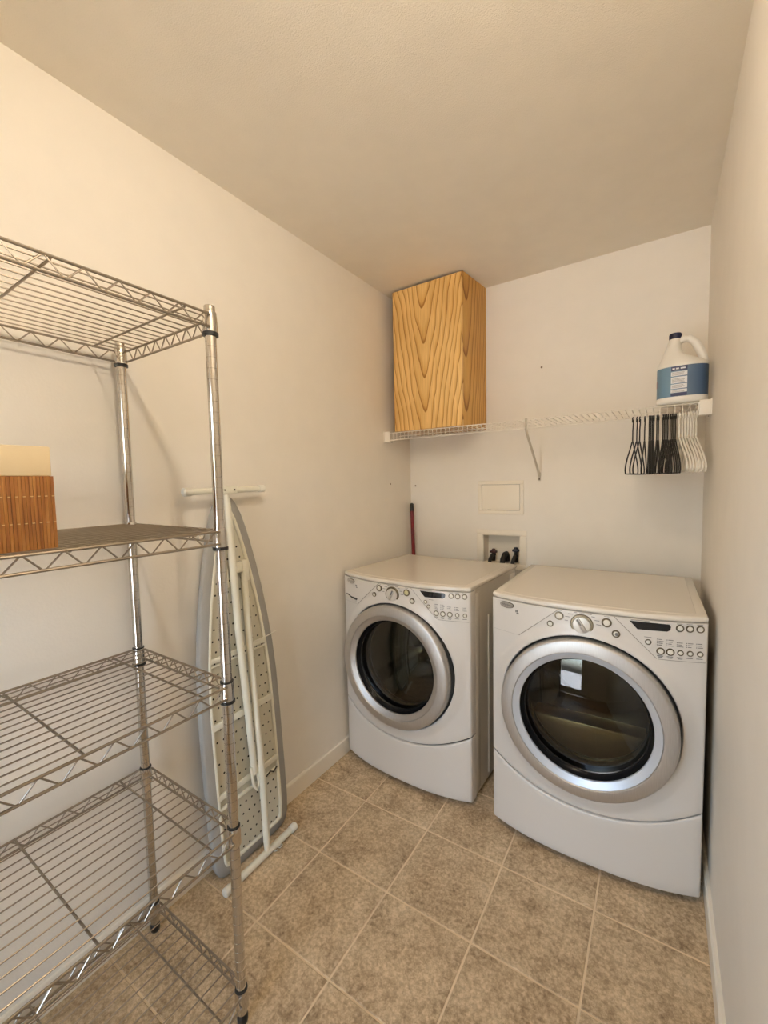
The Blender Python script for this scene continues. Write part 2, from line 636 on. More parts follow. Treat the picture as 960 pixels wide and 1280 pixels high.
gc, gs_ = math.cos(GT), math.sin(GT)
G = 0.0031
full = None
base_sq = [(-GS / 2 + G, -GS / 2 + G), (GS / 2 - G, -GS / 2 + G), (GS / 2 - G, GS / 2 - G), (-GS / 2 + G, GS / 2 - G)]
for i in range(-2, 6):
    for j in range(-5, 9):
        cx = GX + GS * ((i + 0.5) * gc + (j + 0.5) * gs_)
        cy = GY + GS * ((i + 0.5) * gs_ - (j + 0.5) * gc)
        poly = [(cx + x * gc - y * gs_, cy + x * gs_ + y * gc) for x, y in base_sq]
        whole = all(0.0 < x < ROOM_W and ROOM_Y < y < 0 for x, y in poly)
        if not whole:
            q = poly
            for ax, lim, less in ((0, 0.001, False), (0, ROOM_W - 0.001, True), (1, ROOM_Y + 0.001, False), (1, -0.001, True)):
                if q:
                    q = clip(q, ax, lim, less)
            if len(q) < 3:
                continue
            area = abs(sum(q[k][0] * q[(k + 1) % len(q)][1] - q[(k + 1) % len(q)][0] * q[k][1] for k in range(len(q)))) / 2
            if area < 0.0008:
                continue
            mk('tile', tile_mesh([(x - cx, y - cy) for x, y in q]), floor_o, (cx, cy, 0))
        else:
            if full is None:
                full = tile_mesh(base_sq)
            mk('tile', full, floor_o, (cx, cy, 0), (0, 0, GT))

# baseboards with a small chamfer on top
BH, BT = 0.082, 0.013


def baseboard(name, p0, p1, nx, ny):
    prof = [(0, 0), (BT, 0), (BT, BH - 0.006), (BT - 0.005, BH), (0, BH)]
    vs = []
    for px, py in (p0, p1):
        for o, z in prof:
            vs.append((px + nx * o, py + ny * o, z))
    n = len(prof)
    fs = [(i, (i + 1) % n, n + (i + 1) % n, n + i) for i in range(n)] + [tuple(range(n)), tuple(range(2 * n - 1, n - 1, -1))]
    m = MB()
    m.add(vs, fs)
    bm = bmesh.new()
    o = m.obj(name, M['trim'], smooth=0)
    bm.from_mesh(o.data)
    bmesh.ops.recalc_face_normals(bm, faces=bm.faces[:])
    bm.to_mesh(o.data)
    bm.free()
    return struct(o)


baseboard('baseboard_left', (0, ROOM_Y), (0, 0), 1, 0)
baseboard('baseboard_right', (ROOM_W, ROOM_Y), (ROOM_W, 0), -1, 0)
baseboard('baseboard_back', (BT, 0), (ROOM_W - BT, 0), 0, -1)
baseboard('baseboard_front', (DX1 + 0.07, ROOM_Y), (ROOM_W - BT, ROOM_Y), 0, 1)

# glazed door behind the camera, the daylight of the room
door = struct(MB().box(DX0 + 0.035, DX0 + 0.13, ROOM_Y - 0.10, ROOM_Y - 0.055, 0.012, 2.02, 0.003)
              .box(DX1 - 0.13, DX1 - 0.035, ROOM_Y - 0.10, ROOM_Y - 0.055, 0.012, 2.02, 0.003)
              .box(DX0 + 0.13, DX1 - 0.13, ROOM_Y - 0.10, ROOM_Y - 0.055, 0.012, 0.20, 0.003)
              .box(DX0 + 0.13, DX1 - 0.13, ROOM_Y - 0.10, ROOM_Y - 0.055, 1.92, 2.02, 0.003).obj('door_1', M['trim']))
MB().box(DX0 + 0.128, DX1 - 0.128, ROOM_Y - 0.081, ROOM_Y - 0.078, 0.198, 1.922).obj('pane', M['pane'], door)
MB().tube([(DX0 + 0.085, ROOM_Y - 0.056, 1.0), (DX0 + 0.085, ROOM_Y - 0.01, 1.0), (DX0 + 0.19, ROOM_Y - 0.01, 1.0)], 0.009, 10).obj('door_handle', M['chrome'], door)
struct(MB().box(DX0 + 0.0005, DX0 + 0.033, ROOM_Y - T, ROOM_Y + 0.0, 0.0, 2.0595)
       .box(DX1 - 0.033, DX1 - 0.0005, ROOM_Y - T, ROOM_Y + 0.0, 0.0, 2.0595)
       .box(DX0 + 0.033, DX1 - 0.033, ROOM_Y - T, ROOM_Y + 0.0, 2.027, 2.0595)
       .box(DX0 - 0.065, DX0 + 0.012, ROOM_Y, ROOM_Y + 0.016, 0.0, 2.125, 0.003)
       .box(DX1 - 0.012, DX1 + 0.065, ROOM_Y, ROOM_Y + 0.016, 0.0, 2.125, 0.003)
       .box(DX0 + 0.012, DX1 - 0.012, ROOM_Y, ROOM_Y + 0.016, 2.048, 2.125, 0.003).obj('trim_1', M['trim']))
struct(MB().box(-9, 10, -22, ROOM_Y - T, -0.16, -0.06).obj('ground', M['patio'], smooth=0))

# ceiling light, just behind the top edge of the picture
lamp = thing('ceiling_light', 'round white ceiling light base with a bare glowing globe bulb', 'lamp', (LAMP_POS[0], LAMP_POS[1], ROOM_H))
MB().lathe([(0.075, 0), (0.075, -0.012), (0.062, -0.022), (0.03, -0.026), (0.024, -0.050)], 32).obj('lamp_base', M['plastic_white'], lamp)
bulb_m = bpy.data.materials.new('bulb_glow')
bulb_m.use_nodes = True
_b = bulb_m.node_tree
_b.nodes.clear()
_e = _b.nodes.new('ShaderNodeEmission')
_e.inputs[0].default_value = (1.0, 0.875, 0.70, 1)
_e.inputs[1].default_value = LAMP_POWER
_o = _b.nodes.new('ShaderNodeOutputMaterial')
_b.links.new(_e.outputs[0], _o.inputs[0])
_r = 0.030
MB().lathe([(0.016, -0.046)] + [(_r * math.sin(a), LAMP_POS[2] - ROOM_H - _r * -math.cos(a)) for a in [0.35 + k * (PI - 0.36) / 12 for k in range(13)]], 24).obj('bulb', bulb_m, lamp)

# small leftovers of wall plugs
for loc, rot, lab in (((0.0006, -0.246, 1.40), (0, PI / 2, 0), 'tiny dark plug hole in the left wall near the corner'),
                      ((0.035, -0.0006, 1.385), (PI / 2, 0, 0), 'tiny dark plug hole in the back wall beside the corner'),
                      ((0.814, -0.0006, 2.005), (PI / 2, 0, 0), 'tiny dark plug hole high on the back wall right of the wooden box')):
    tag(MB().lathe([(0.0055, -0.0006), (0.0050, 0.0012), (0.002, 0.0012)], 10).obj('wall_plug', M['plug'], None, loc, rot), lab, 'wall plug')


# ------------------------------------------------------------------ washer and dryer
MW = 0.686


def bulge(x):
    u = min(1.0, abs((x - MW / 2) / (MW / 2)))
    return 0.054 * (1 - u ** 2.6)


DCX, DCZ = 0.338, 0.574


def seam_z(x):
    u = (x - MW / 2) / (MW / 2)
    return 0.228 + 0.092 * u * u


def surf_plate(poly, off, back=0.0, step=0.02, hump=None):
    """A 2-D outline in the machine's front (x, z) laid over its bowed face and thickened backwards."""
    bm = bmesh.new()
    vs = [bm.verts.new((x, 0, z)) for x, z in poly]
    bm.faces.new(vs)
    xs = [p[0] for p in poly]
    x = min(xs) + step
    while x < max(xs) - 1e-4:
        bmesh.ops.bisect_plane(bm, geom=bm.verts[:] + bm.edges[:] + bm.faces[:], plane_co=(x, 0, 0), plane_no=(1, 0, 0))
        x += step
    bm.normal_update()
    for f in bm.faces:
        if f.normal.y > 0:
            f.normal_flip()
    for v in bm.verts:
        v.co.y = -bulge(v.co.x) - off
    if back:
        edges = [e for e in bm.edges if e.is_boundary]
        g = bmesh.ops.extrude_edge_only(bm, edges=edges)
        for v in [e for e in g['geom'] if isinstance(e, bmesh.types.BMVert)]:
            v.co.y = -bulge(v.co.x) - off + back
        bmesh.ops.recalc_face_normals(bm, faces=bm.faces[:])
    return bm


def rect(x0, x1, z0, z1):
    return [(x0, z0), (x1, z0), (x1, z1), (x0, z1)]


def front_panel():
    """Bowed front with the round door opening and the raised lip around it."""
    x0, x1, zt = 0.0, MW, 0.945

    def inside(x, z):
        return x0 <= x <= x1 and z <= zt and z >= seam_z(x) + 0.003
    angs = [2 * PI * k / 120 for k in range(120)]
    for cxx, czz in ((x0, zt), (x1, zt), (x0, seam_z(x0) + 0.003), (x1, seam_z(x1) + 0.003)):
        angs.append(math.atan2(czz - DCZ, cxx - DCX) % (2 * PI))
    angs = sorted(angs)
    R0 = 0.288
    vs, fs = [], []
    rings = 15
    n = len(angs)
    for a in angs:
        ca, sa = math.cos(a), math.sin(a)
        lo, hi = 0.2, 1.0
        for _ in range(40):
            md = (lo + hi) / 2
            if inside(DCX + ca * md, DCZ + sa * md):
                lo = md
            else:
                hi = md
        RB = lo
        rr = [R0, R0 + 0.001]
        k_ = min(1.0, max(0.25, (RB - R0 - 0.006) / 0.055))
        rr += [R0 + d * k_ for d in (0.004, 0.010, 0.018, 0.027, 0.037, 0.046)]
        inner = rr[-1]
        rb = RB - 0.006 * min(1.0, k_)
        rr += [inner + (rb - inner) * t for t in (0.25, 0.5, 0.75, 1.0)]
        rr += [RB - 0.002 * k_, RB, RB]
        for q, r in enumerate(rr):
            x, z = DCX + ca * r, DCZ + sa * r
            y = -bulge(x)
            d = r - R0
            if q == 0:
                y = 0.02
            else:
                s = min(1.0, d / (0.047 * k_))
                y -= 0.012 * k_ * (math.cos(s * PI / 2) ** 2) * (0.75 if q == 1 else 1.0)
            if q == len(rr) - 3:
                y += 0.0015
            elif q == len(rr) - 2:
                y += 0.006
            elif q == len(rr) - 1:
                y = 0.05
            vs.append((x, y, z))
    m = len(rr)
    for i in range(n):
        j = (i + 1) % n
        for q in range(m - 1):
            fs.append((i * m + q, i * m + q + 1, j * m + q + 1, j * m + q))
    mb = MB()
    mb.add(vs, fs)
    bm = bmesh.new()
    me = mb.mesh('t', None, 0)
    bm.from_mesh(me)
    bmesh.ops.remove_doubles(bm, verts=bm.verts[:], dist=1e-6)
    bmesh.ops.recalc_face_normals(bm, faces=bm.faces[:])
    out = MB().frombm(bm)
    return out


def kick_panel():
    nx, nz = 32, 10
    xs = [0, 0, 0.002, 0.006] + [0.006 + (MW - 0.012) * k / nx for k in range(1, nx)] + [MW - 0.006, MW - 0.002, MW, MW]
    vs, fs = [], []
    rows = 0
    for t in [-1, 0, 0.012, 0.03] + [0.03 + 0.94 * k / nz for k in range(1, nz)] + [0.97, 0.988, 1.0, 2]:
        rows += 1
        for i, x in enumerate(xs):
            zb, zt = 0.030, seam_z(x) - 0.003
            tt = min(1, max(0, t))
            z = zb + (zt - zb) * tt
            y = -bulge(x)
            edge = {1: 0.007, 2: 0.002, len(xs) - 2: 0.007, len(xs) - 3: 0.002}.get(i, 0)
            if t in (0, 1.0):
                y += 0.005
            elif t in (0.012, 0.988):
                y += 0.0015
            y += edge
            if t in (-1, 2) or i in (0, len(xs) - 1):
                y = 0.05
            vs.append((x, y, z))
    n = len(xs)
    for r in range(rows - 1):
        for i in range(n - 1):
            fs.append((r * n + i, r * n + i + 1, (r + 1) * n + i + 1, (r + 1) * n + i))
    return MB().add(vs, fs)


def outline(inset_=0.0, depth=0.59, r=0.0):
    pts = []
    for k in range(41):
        x = inset_ + (MW - 2 * inset_) * k / 40
        pts.append((x, -bulge(x) + inset_ + (0.006 if k in (0, 40) else 0.001 if k in (1, 39) else 0)))
    pts += [(MW - inset_, depth), (inset_, depth)]
    return pts


def ring_pts(cx, cz, r, seg=28, a0=0.0):
    return [(cx + r * math.cos(2 * PI * k / seg + a0), cz + r * math.sin(2 * PI * k / seg + a0)) for k in range(seg)]


def text_mesh(txt, size, shear=0.3):
    cu = bpy.data.curves.new('lettering', 'FONT')
    cu.body = txt
    cu.size = size
    cu.shear = shear
    cu.align_x = 'CENTER'
    cu.align_y = 'CENTER'
    cu.resolution_u = 3
    o = bpy.data.objects.new('lettering', cu)
    C.objects.link(o)
    dg = bpy.context.evaluated_depsgraph_get()
    me = bpy.data.meshes.new_from_object(o.evaluated_get(dg))
    vs = [v.co[:] for v in me.vertices]
    fs = [tuple(p.vertices) for p in me.polygons]
    bpy.data.objects.remove(o)
    bpy.data.curves.remove(cu)
    bpy.data.meshes.remove(me)
    return vs, fs


def lettering(txt, size, cx, cz, off, shear=0.3):
    vs, fs = text_mesh(txt, size, shear)
    m = MB()
    m.add([(cx + x, -bulge(cx + x) - off, cz + y) for x, y, _ in vs], fs)
    return m


def push_button(root, x, z, r, name='button', face=None):
    """Chrome bezel ring with a pale cap, standing on the bowed front."""
    y = -bulge(x)
    sl = math.atan((bulge(x + 0.01) - bulge(x - 0.01)) / 0.02)
    b = MB().lathe([(r, 0.004), (r, -0.0035), (r * 0.92, -0.005), (r * 0.72, -0.005), (r * 0.66, -0.003)], 20, 'y', capt=False).obj(name, M['bezel'], root, (x, y, z), (0, 0, -sl))
    MB().lathe([(r * 0.68, 0.0), (r * 0.66, -0.0042), (r * 0.5, -0.0052)], 18, 'y').obj('button_cap', face or M['button'], b)
    return b


M['bezel'] = plain('dark_chrome_bezel', (0.20, 0.165, 0.11, 1), 0.3, 0.9)
M['button'] = plain('pale_button', (0.74, 0.70, 0.61, 1), 0.35)
M['button_yellow'] = plain('yellowish_button', (0.62, 0.56, 0.30, 1), 0.35)


def make_machine(kind, loc, rotz, depth):
    dry = kind == 'dryer'
    if dry:
        root = thing('clothes_dryer', 'white front loading dryer at the right wall, nearer, with pale bright inner door ring', 'dryer', loc, (0, 0, rotz))
    else:
        root = thing('washing_machine', 'white front loading washer in the left corner with a detergent drawer slot', 'washer', loc, (0, 0, rotz))
    # cabinet shell
    m = MB()
    bz0, bz1 = 0.028, 0.946
    m.box(0.006, 0.012, 0.05, depth - 0.01, bz0, bz1)
    m.box(MW - 0.012, MW - 0.006, 0.05, depth - 0.01, bz0, bz1)
    m.box(0.006, MW - 0.006, depth - 0.016, depth - 0.01, bz0, bz1)
    m.box(0.012, MW - 0.012, 0.05, depth - 0.016, bz0, bz0 + 0.006)
    m.obj('cabinet', M['enamel'], root)
    # pressed ridges of the two side panels
    for sx in (0.006, MW - 0.006):
        d = -0.005 if sx < 0.3 else 0.005
        for y0, y1 in ((0.052, 0.10), (0.20, 0.215), (depth - 0.10, depth - 0.02)):
            MB().box(min(sx, sx + d), max(sx, sx + d), y0, y1, 0.05, 0.80 if 0.19 < y0 < 0.3 else 0.93, 0.0022).obj('side_rib', M['enamel'], root)
    # top
    MB().prism(outline(0.0, depth), 0.947, 0.966, 0.007, 3).obj('top_panel', M['enamel'], root)
    MB().prism(outline(0.030, depth - 0.03), 0.9655, 0.9675, 0.0012, 1, True).obj('top_inlay', M['enamel'], root)
    # front
    front_panel().obj('front_panel', M['plastic_white'], root, smooth=40)
    kick_panel().obj('kick_panel', M['plastic_white'], root, smooth=40)
    # dark gap behind the curved seam, and the plinth under the front
    gp = [(x, seam_z(x) - 0.006) for x in [MW * k / 30 for k in range(31)]] + [(x, seam_z(x) + 0.006) for x in [MW * k / 30 for k in range(30, -1, -1)]]
    gp = [(min(max(x, 0.01), MW - 0.01), z) for x, z in gp]
    MB().frombm(surf_plate(gp, -0.012)).obj('seam_backing', M['dark_gap'], root)
    for fx in (0.06, MW - 0.06):
        for fy in (0.09, depth - 0.08):
            MB().lathe([(0.026, 0.0), (0.026, 0.010), (0.012, 0.014), (0.012, 0.030)], 14).obj('foot', M['rubber'], root, (fx, fy, 0))
    MB().box(0.05, MW - 0.05, 0.06, 0.075, 0.012, 0.034).obj('plinth', M['dark_gap'], root)

    # door -------------------------------------------------------------
    DY = -0.087
    dr = MB().lathe([(0.2845, 0.0), (0.2845, -0.052), (0.2835, -0.054)], 96, 'y', capb=False, capt=False).obj('door', M['gasket'], root, (DCX, 0, DCZ))
    # chrome ring
    prof = [(0.2815, -0.040), (0.2815, DY + 0.010), (0.2800, DY + 0.005), (0.2770, DY + 0.0015), (0.272, DY), (0.243, DY - 0.0055), (0.238, DY - 0.0050), (0.2355, DY - 0.002), (0.2355, DY + 0.006)]
    MB().lathe(prof, 128, 'y', capb=False, capt=False).obj('outer_ring', M['ring'], dr)
    prof = [(0.2357, DY + 0.006), (0.2357, DY - 0.001), (0.2345, DY - 0.0015), (0.2135, DY + 0.0095), (0.2120, DY + 0.013), (0.2120, DY + 0.026)]
    MB().lathe(prof, 128, 'y', capb=False, capt=False).obj('inner_ring', M['steel_bright'] if dry else M['ring'], dr)
    # dark recess wall and the domed glass
    prof = [(0.2124, DY + 0.014), (0.2105, DY + 0.020), (0.206, DY + 0.036), (0.202, DY + 0.042), (0.1985, DY + 0.043)]
    MB().lathe(prof, 96, 'y', capb=False, capt=False).obj('glass_rim', M['display'], dr)
    prof = []
    for k in range(17):
        t = k / 16
        r = 0.002 * (1 - t) + 0.200 * t
        prof.append((r, DY + 0.043 - 0.025 * (1 - (r / 0.200) ** 2)))
    MB().lathe(prof, 96, 'y', capb=True, capt=False).obj('door_glass', M['door_glass'], dr, smooth=60)
    # drum
    dm = MB().lathe([(0.205, 0.012), (0.205, 0.035), (0.250, 0.060), (0.255, 0.10), (0.255, depth - 0.12), (0.22, depth - 0.085), (0.001, depth - 0.08)], 64, 'y', capb=False, capt=False)
    drum = dm.obj('drum', M['drum'], root, (DCX, 0, DCZ))
    for k in range(3):
        a = (0.62 if dry else 0.9) + k * 2 * PI / 3
        pts = [(-0.03, 0), (0.03, 0), (0.012, 0.05), (-0.012, 0.05)]
        vb = MB().prism(pts, 0.10, depth - 0.13, 0.004)
        vb.xf(Matrix.Rotation(a, 4, 'Y') @ Matrix.Translation((0, 0, -0.256)) @ Matrix(((1, 0, 0, 0), (0, 0, 1, 0), (0, 1, 0, 0), (0, 0, 0, 1))))
        vb.obj('drum_vane', M['drum'], drum)
    if dry:
        # low front bulkhead added inside the drum to show a warm highlight band, a flat-topped segment of the round opening
        seg = [(0.203 * math.cos(a), 0.203 * math.sin(a)) for a in [math.radians(202 + k * 136 / 24) for k in range(25)]]
        bk = MB().prism(seg, 0.0, 0.085, 0.010, 3)
        bk.v = [(x_, 0.040 + h_, z_) for x_, z_, h_ in bk.v]
        bk.f = [f_[::-1] for f_ in bk.f]
        bk.obj('bulkhead', M['warm_lit_steel'], drum)
    MB().lathe([(0.262, 0.030), (0.262, 0.010), (0.20, 0.006), (0.196, 0.016), (0.205, 0.03)], 64, 'y', capb=False, capt=False).obj('gasket', M['gasket'], root, (DCX, 0, DCZ))

    # console -----------------------------------------------------------
    console = MB().frombm(surf_plate([(0.432, 0.9445), (0.553, 0.822), (0.676, 0.822), (0.682, 0.828), (0.682, 0.9445)], 0.0022, 0.004)).obj('control_panel', M['plastic_white'], root)
    badge_plate = MB().frombm(surf_plate([(0.005, 0.9445), (0.005, 0.826), (0.113, 0.822), (0.254, 0.9445)], 0.0012, 0.003)).obj('corner_panel', M['plastic_white'], root)

    def strip(p, q, w, name, m_, off=0.0026):
        d = Vector((q[0] - p[0], q[1] - p[1])).normalized()
        nn = Vector((-d.y, d.x)) * w / 2
        return MB().frombm(surf_plate([(p[0] + nn.x, p[1] + nn.y), (p[0] - nn.x, p[1] - nn.y), (q[0] - nn.x, q[1] - nn.y), (q[0] + nn.x, q[1] + nn.y)], off)).obj(name, m_, root)
    strip((0.256, 0.9445), (0.1125, 0.820), 0.0026, 'panel_seam', M['seam'], 0.0014)
    strip((0.430, 0.9445), (0.5515, 0.822), 0.0024, 'panel_seam', M['seam'], 0.0014)
    strip((0.553, 0.8205), (0.681, 0.8205), 0.0018, 'panel_seam', M['seam'], 0.0008)
    strip((0.006, 0.8225), (0.1125, 0.8205), 0.0012, 'panel_seam', M['enamel_grey'], 0.0008)
    # oval badge with its script, and the small square mark below it
    bg = MB().frombm(surf_plate([(0.065 + 0.0285 * math.cos(a), 0.928 + 0.0118 * math.sin(a)) for a in [2 * PI * k / 32 for k in range(32)]], 0.0042, 0.004)).obj('badge', M['bezel'], root)
    MB().frombm(surf_plate([(0.065 + 0.0265 * math.cos(a), 0.928 + 0.0102 * math.sin(a)) for a in [2 * PI * k / 32 for k in range(32)]], 0.0046)).obj('badge_face', M['badge'], bg)
    lettering('Whirlpool', 0.0118, 0.065, 0.928, 0.0050, 0.35).obj('lettering', M['print'], bg, smooth=0)
    hm = MB()
    for k in range(2):
        hm.frombm(surf_plate(rect(0.099 + k * 0.006, 0.104 + k * 0.006, 0.906, 0.915), 0.0016))
    hm.frombm(surf_plate(rect(0.103, 0.113, 0.900, 0.9045), 0.0016))
    hm.obj('small_mark', M['print_soft'], root, smooth=0)
    if not dry:
        # detergent drawer: recessed grip with a thin lip
        MB().frombm(surf_plate([(0.010, 0.8585), (0.045, 0.858), (0.060, 0.851), (0.112, 0.849), (0.106, 0.834), (0.070, 0.839), (0.044, 0.850)], 0.0016)).obj('drawer_slot', M['dark_gap'], root, smooth=0)
        MB().frombm(surf_plate([(0.010, 0.8535), (0.046, 0.8515), (0.066, 0.8415), (0.108, 0.8385), (0.105, 0.830), (0.010, 0.838)], 0.0052, 0.004)).obj('drawer_grip', M['plastic_white'], root)
    # centre dial with its pointer
    KX, KZ, KR = 0.332, 0.902, 0.0365
    kb = MB().lathe([(KR, 0.003), (KR, -0.004), (KR * 0.95, -0.006), (KR * 0.86, -0.006)], 40, 'y').obj('dial', M['bezel'], root, (KX, -bulge(KX), KZ))
    MB().lathe([(KR * 0.79, 0), (KR * 0.78, -0.009), (KR * 0.74, -0.012), (KR * 0.56, -0.013)], 40, 'y').obj('dial_knob', M['knob'], kb)
    ang = math.radians(122 if dry else 62)
    gp_ = MB().box(-KR * 0.68, KR * 0.68, -0.018, -0.011, -0.0070, 0.0070, 0.003)
    gp_.xf(Matrix.Rotation(-ang, 4, 'Y'))
    gp_.obj('dial_grip', M['badge'], kb)
    pm = MB().box(KR * 0.05, KR * 0.66, -0.0188, -0.0175, -0.003, 0.003)
    pm.xf(Matrix.Rotation(-ang, 4, 'Y'))
    pm.obj('pointer', M['print'], kb)
    push_button(root, 0.258, 0.922, 0.0150)
    push_button(root, 0.228, 0.888, 0.0110)
    push_button(root, 0.408, 0.921, 0.0155, face=None if dry else M['button_yellow'])
    push_button(root, 0.436, 0.887, 0.0125)
    if dry:
        MB().lathe([(0.0055, 0), (0.0055, -0.0012)], 14, 'y').obj('indicator', M['print'], root, (0.4385, -bulge(0.4385) - 0.0052, 0.887))
    for x in (0.611, 0.637, 0.664):
        push_button(root, x, 0.9275, 0.0115)
    # display window with a slanted left end
    dp = [(0.474, 0.9385), (0.497, 0.9125), (0.578, 0.9140), (0.586, 0.9195), (0.588, 0.930), (0.583, 0.9375)]
    MB().frombm(surf_plate(dp, 0.0030, 0.002)).obj('display', M['display'], root, smooth=0)
    row = (0.561, 0.587, 0.614, 0.639, 0.665) if dry else (0.548, 0.576, 0.605, 0.635, 0.665)
    for k, x in enumerate(row):
        push_button(root, x, 0.848, 0.0120 if k < (2 if dry else 3) else 0.0092)
    if dry:
        push_button(root, 0.527, 0.874, 0.0092)
    else:
        push_button(root, 0.500, 0.892, 0.0085)
        push_button(root, 0.514, 0.874, 0.0085)
    # print around the controls: rows of fine dashes, too small in the picture to read
    pr = MB()

    def dash(x0, x1, z, h=0.0022, off=0.0028):
        pr.frombm(surf_plate(rect(x0, x1, z - h / 2, z + h / 2), off))
    for x in row:
        for q in range(4 if x in row[:2] else 3):
            zz = 0.868 + q * 0.0062
            dash(x - 0.010, x - 0.0075, zz, 0.0028)
            dash(x - 0.0055, x + 0.004 + 0.004 * ((q * 7 + int(x * 1000)) % 3) / 2, zz)
        dash(x - 0.009, x + 0.008, 0.8325)
        if x in row[:3]:
            dash(x - 0.006, x + 0.006, 0.8285)
    for x in (0.611, 0.637, 0.664):
        dash(x - 0.008, x + 0.007, 0.9415, 0.0018)
    dash(0.478, 0.530, 0.9420, 0.0018)
    dash(0.516, 0.536, 0.890 if dry else 0.904, 0.0018)
    for k in range(17):
        a = math.radians(20 + k * 320 / 16 - 90 + 0)
        cx_, cz_ = KX + 0.0455 * math.cos(a), KZ + 0.042 * math.sin(a)
        sgn = 1 if math.cos(a) > 0 else -1
        w = 0.015 if k % 3 else 0.011
        if cz_ > 0.9425 or abs(math.cos(a)) < 0.22:
            dash(cx_ - 0.008, cx_ + 0.008, min(cz_, 0.942), 0.0018, 0.0008)
            continue
        bm_x0, bm_x1 = (cx_, cx_ + w) if sgn > 0 else (cx_ - w, cx_)
        if any(abs((bm_x0 + bm_x1) / 2 - bx) < 0.0185 and abs(cz_ - bz) < 0.0135 for bx, bz in ((0.258, 0.922), (0.228, 0.888), (0.408, 0.921), (0.436, 0.887))):
            continue
        dash(bm_x0, bm_x1, cz_, 0.0022, 0.0008)
    dash(0.214, 0.240, 0.869, 0.0018, 0.0008)
    dash(0.250, 0.268, 0.9415, 0.0016, 0.0008)
    dash(0.400, 0.416, 0.9415, 0.0016, 0.0008)
    dash(0.428, 0.446, 0.869, 0.0018, 0.0008)
    o = pr.obj('panel_print', M['print_soft'], root, smooth=0)
    return root


M['enamel_grey'] = plain('seam_pale_grey', (0.48, 0.45, 0.40, 1), 0.5)
M['badge'] = plain('silver_badge', (0.62, 0.58, 0.53, 1), 0.3, 0.8)
M['print_soft'] = plain('soft_grey_print', (0.17, 0.16, 0.145, 1), 0.6)
make_machine('washer', (0.026, -0.738, 0), math.radians(-2.1), 0.590)
make_machine('dryer', (0.809, -0.774, 0), math.radians(1.1), 0.632)

# ------------------------------------------------------------------ closet wire shelf
LIPY, ZT, ZB = -0.290, 1.695, 1.655
shelf = thing('wire_shelf', 'white ventilated wire shelf with a front lip across the back wall', 'shelf', (0, 0, 0))
MB().tube([(0.012, LIPY, ZT), (ROOM_W - 0.012, LIPY, ZT)], 0.0026, 8).obj('front_rod', M['shelf_white'], shelf)
MB().tube([(0.012, LIPY + 0.001, ZB), (ROOM_W - 0.012, LIPY + 0.001, ZB)], 0.0030, 8).obj('lip_rod', M['shelf_white'], shelf)
MB().tube([(0.012, -0.008, ZT - 0.004), (ROOM_W - 0.012, -0.008, ZT - 0.004)], 0.0026, 8).obj('back_rod', M['shelf_white'], shelf)
MB().tube([(0.012, -0.150, ZT - 0.004), (ROOM_W - 0.012, -0.150, ZT - 0.004)], 0.0026, 8).obj('middle_rod', M['shelf_white'], shelf)
wire_me = MB().tube([(0, -0.006, 0.0035), (0, LIPY + 0.004, 0.0035), (0, LIPY - 0.0026, 0.001), (0, LIPY - 0.0035, -0.004), (0, LIPY - 0.0035, ZB - ZT - 0.002)], 0.0017, 6).mesh('wire', M['shelf_white'])
k = 0
x = 0.030
while x < ROOM_W - 0.02:
    mk('wire', wire_me, shelf, (x, 0, ZT - 0.001))
    x += 0.0254
# end brackets on both side walls, their screws, and the diagonal brace
for sx, d in ((0.0, 1), (ROOM_W, -1)):
    xa, xb = sorted((sx, sx + d * 0.004))
    b = MB().box(xa, xb, LIPY - 0.020, LIPY + 0.075, ZB - 0.012, ZT + 0.012, 0.0012)
    xa, xb = sorted((sx + d * 0.003, sx + d * 0.040))
    b.box(xa, xb, LIPY - 0.014, LIPY - 0.006, ZB - 0.010, ZT + 0.009, 0.002)
    b.box(xa, xb, LIPY - 0.010, LIPY + 0.03, ZB - 0.010, ZB - 0.005, 0.001)
    br = b.obj('end_bracket', M['shelf_white'], shelf)
    for zz in (ZB - 0.006, ZT + 0.006):
        MB().lathe([(0.0032, 0), (0.0030, 0.0025)], 10).obj('screw', M['brass'], br, (sx + d * 0.004, LIPY + 0.062, zz), (0, d * PI / 2, 0))
arm = MB().tube([(0.812, LIPY - 0.006, ZT + 0.006), (0.812, LIPY - 0.007, ZB - 0.004), (0.811, LIPY + 0.010, ZB - 0.022), (0.806, -0.014, 1.440), (0.806, -0.008, 1.425)], 0.0064, 8)
arm.box(0.8000, 0.8120, -0.006, -0.0005, 1.400, 1.446, 0.0015)
a_ = arm.obj('support_brace', M['brace'], shelf)
MB().lathe([(0.0038, 0.0), (0.0036, 0.003), (0.001, 0.0036)], 10).obj('screw', M['brass'], a_, (0.806, -0.006, 1.410), (PI / 2, 0, 0))

# ------------------------------------------------------------------ wooden box on the shelf, up against the ceiling
cab = thing('wooden_cabinet', 'tall golden plywood box cabinet standing on the wire shelf below the ceiling', 'cabinet', (0.275, -0.145, ZT + 0.0045))
cz = ROOM_H - 0.003 - (ZT + 0.0045)
fl, fr_, br_, bl = (0.064 - 0.275, -0.285 + 0.145), (0.484 - 0.275, -0.290 + 0.145), (0.511 - 0.275, -0.004 + 0.145), (0.066 - 0.275, -0.004 + 0.145)
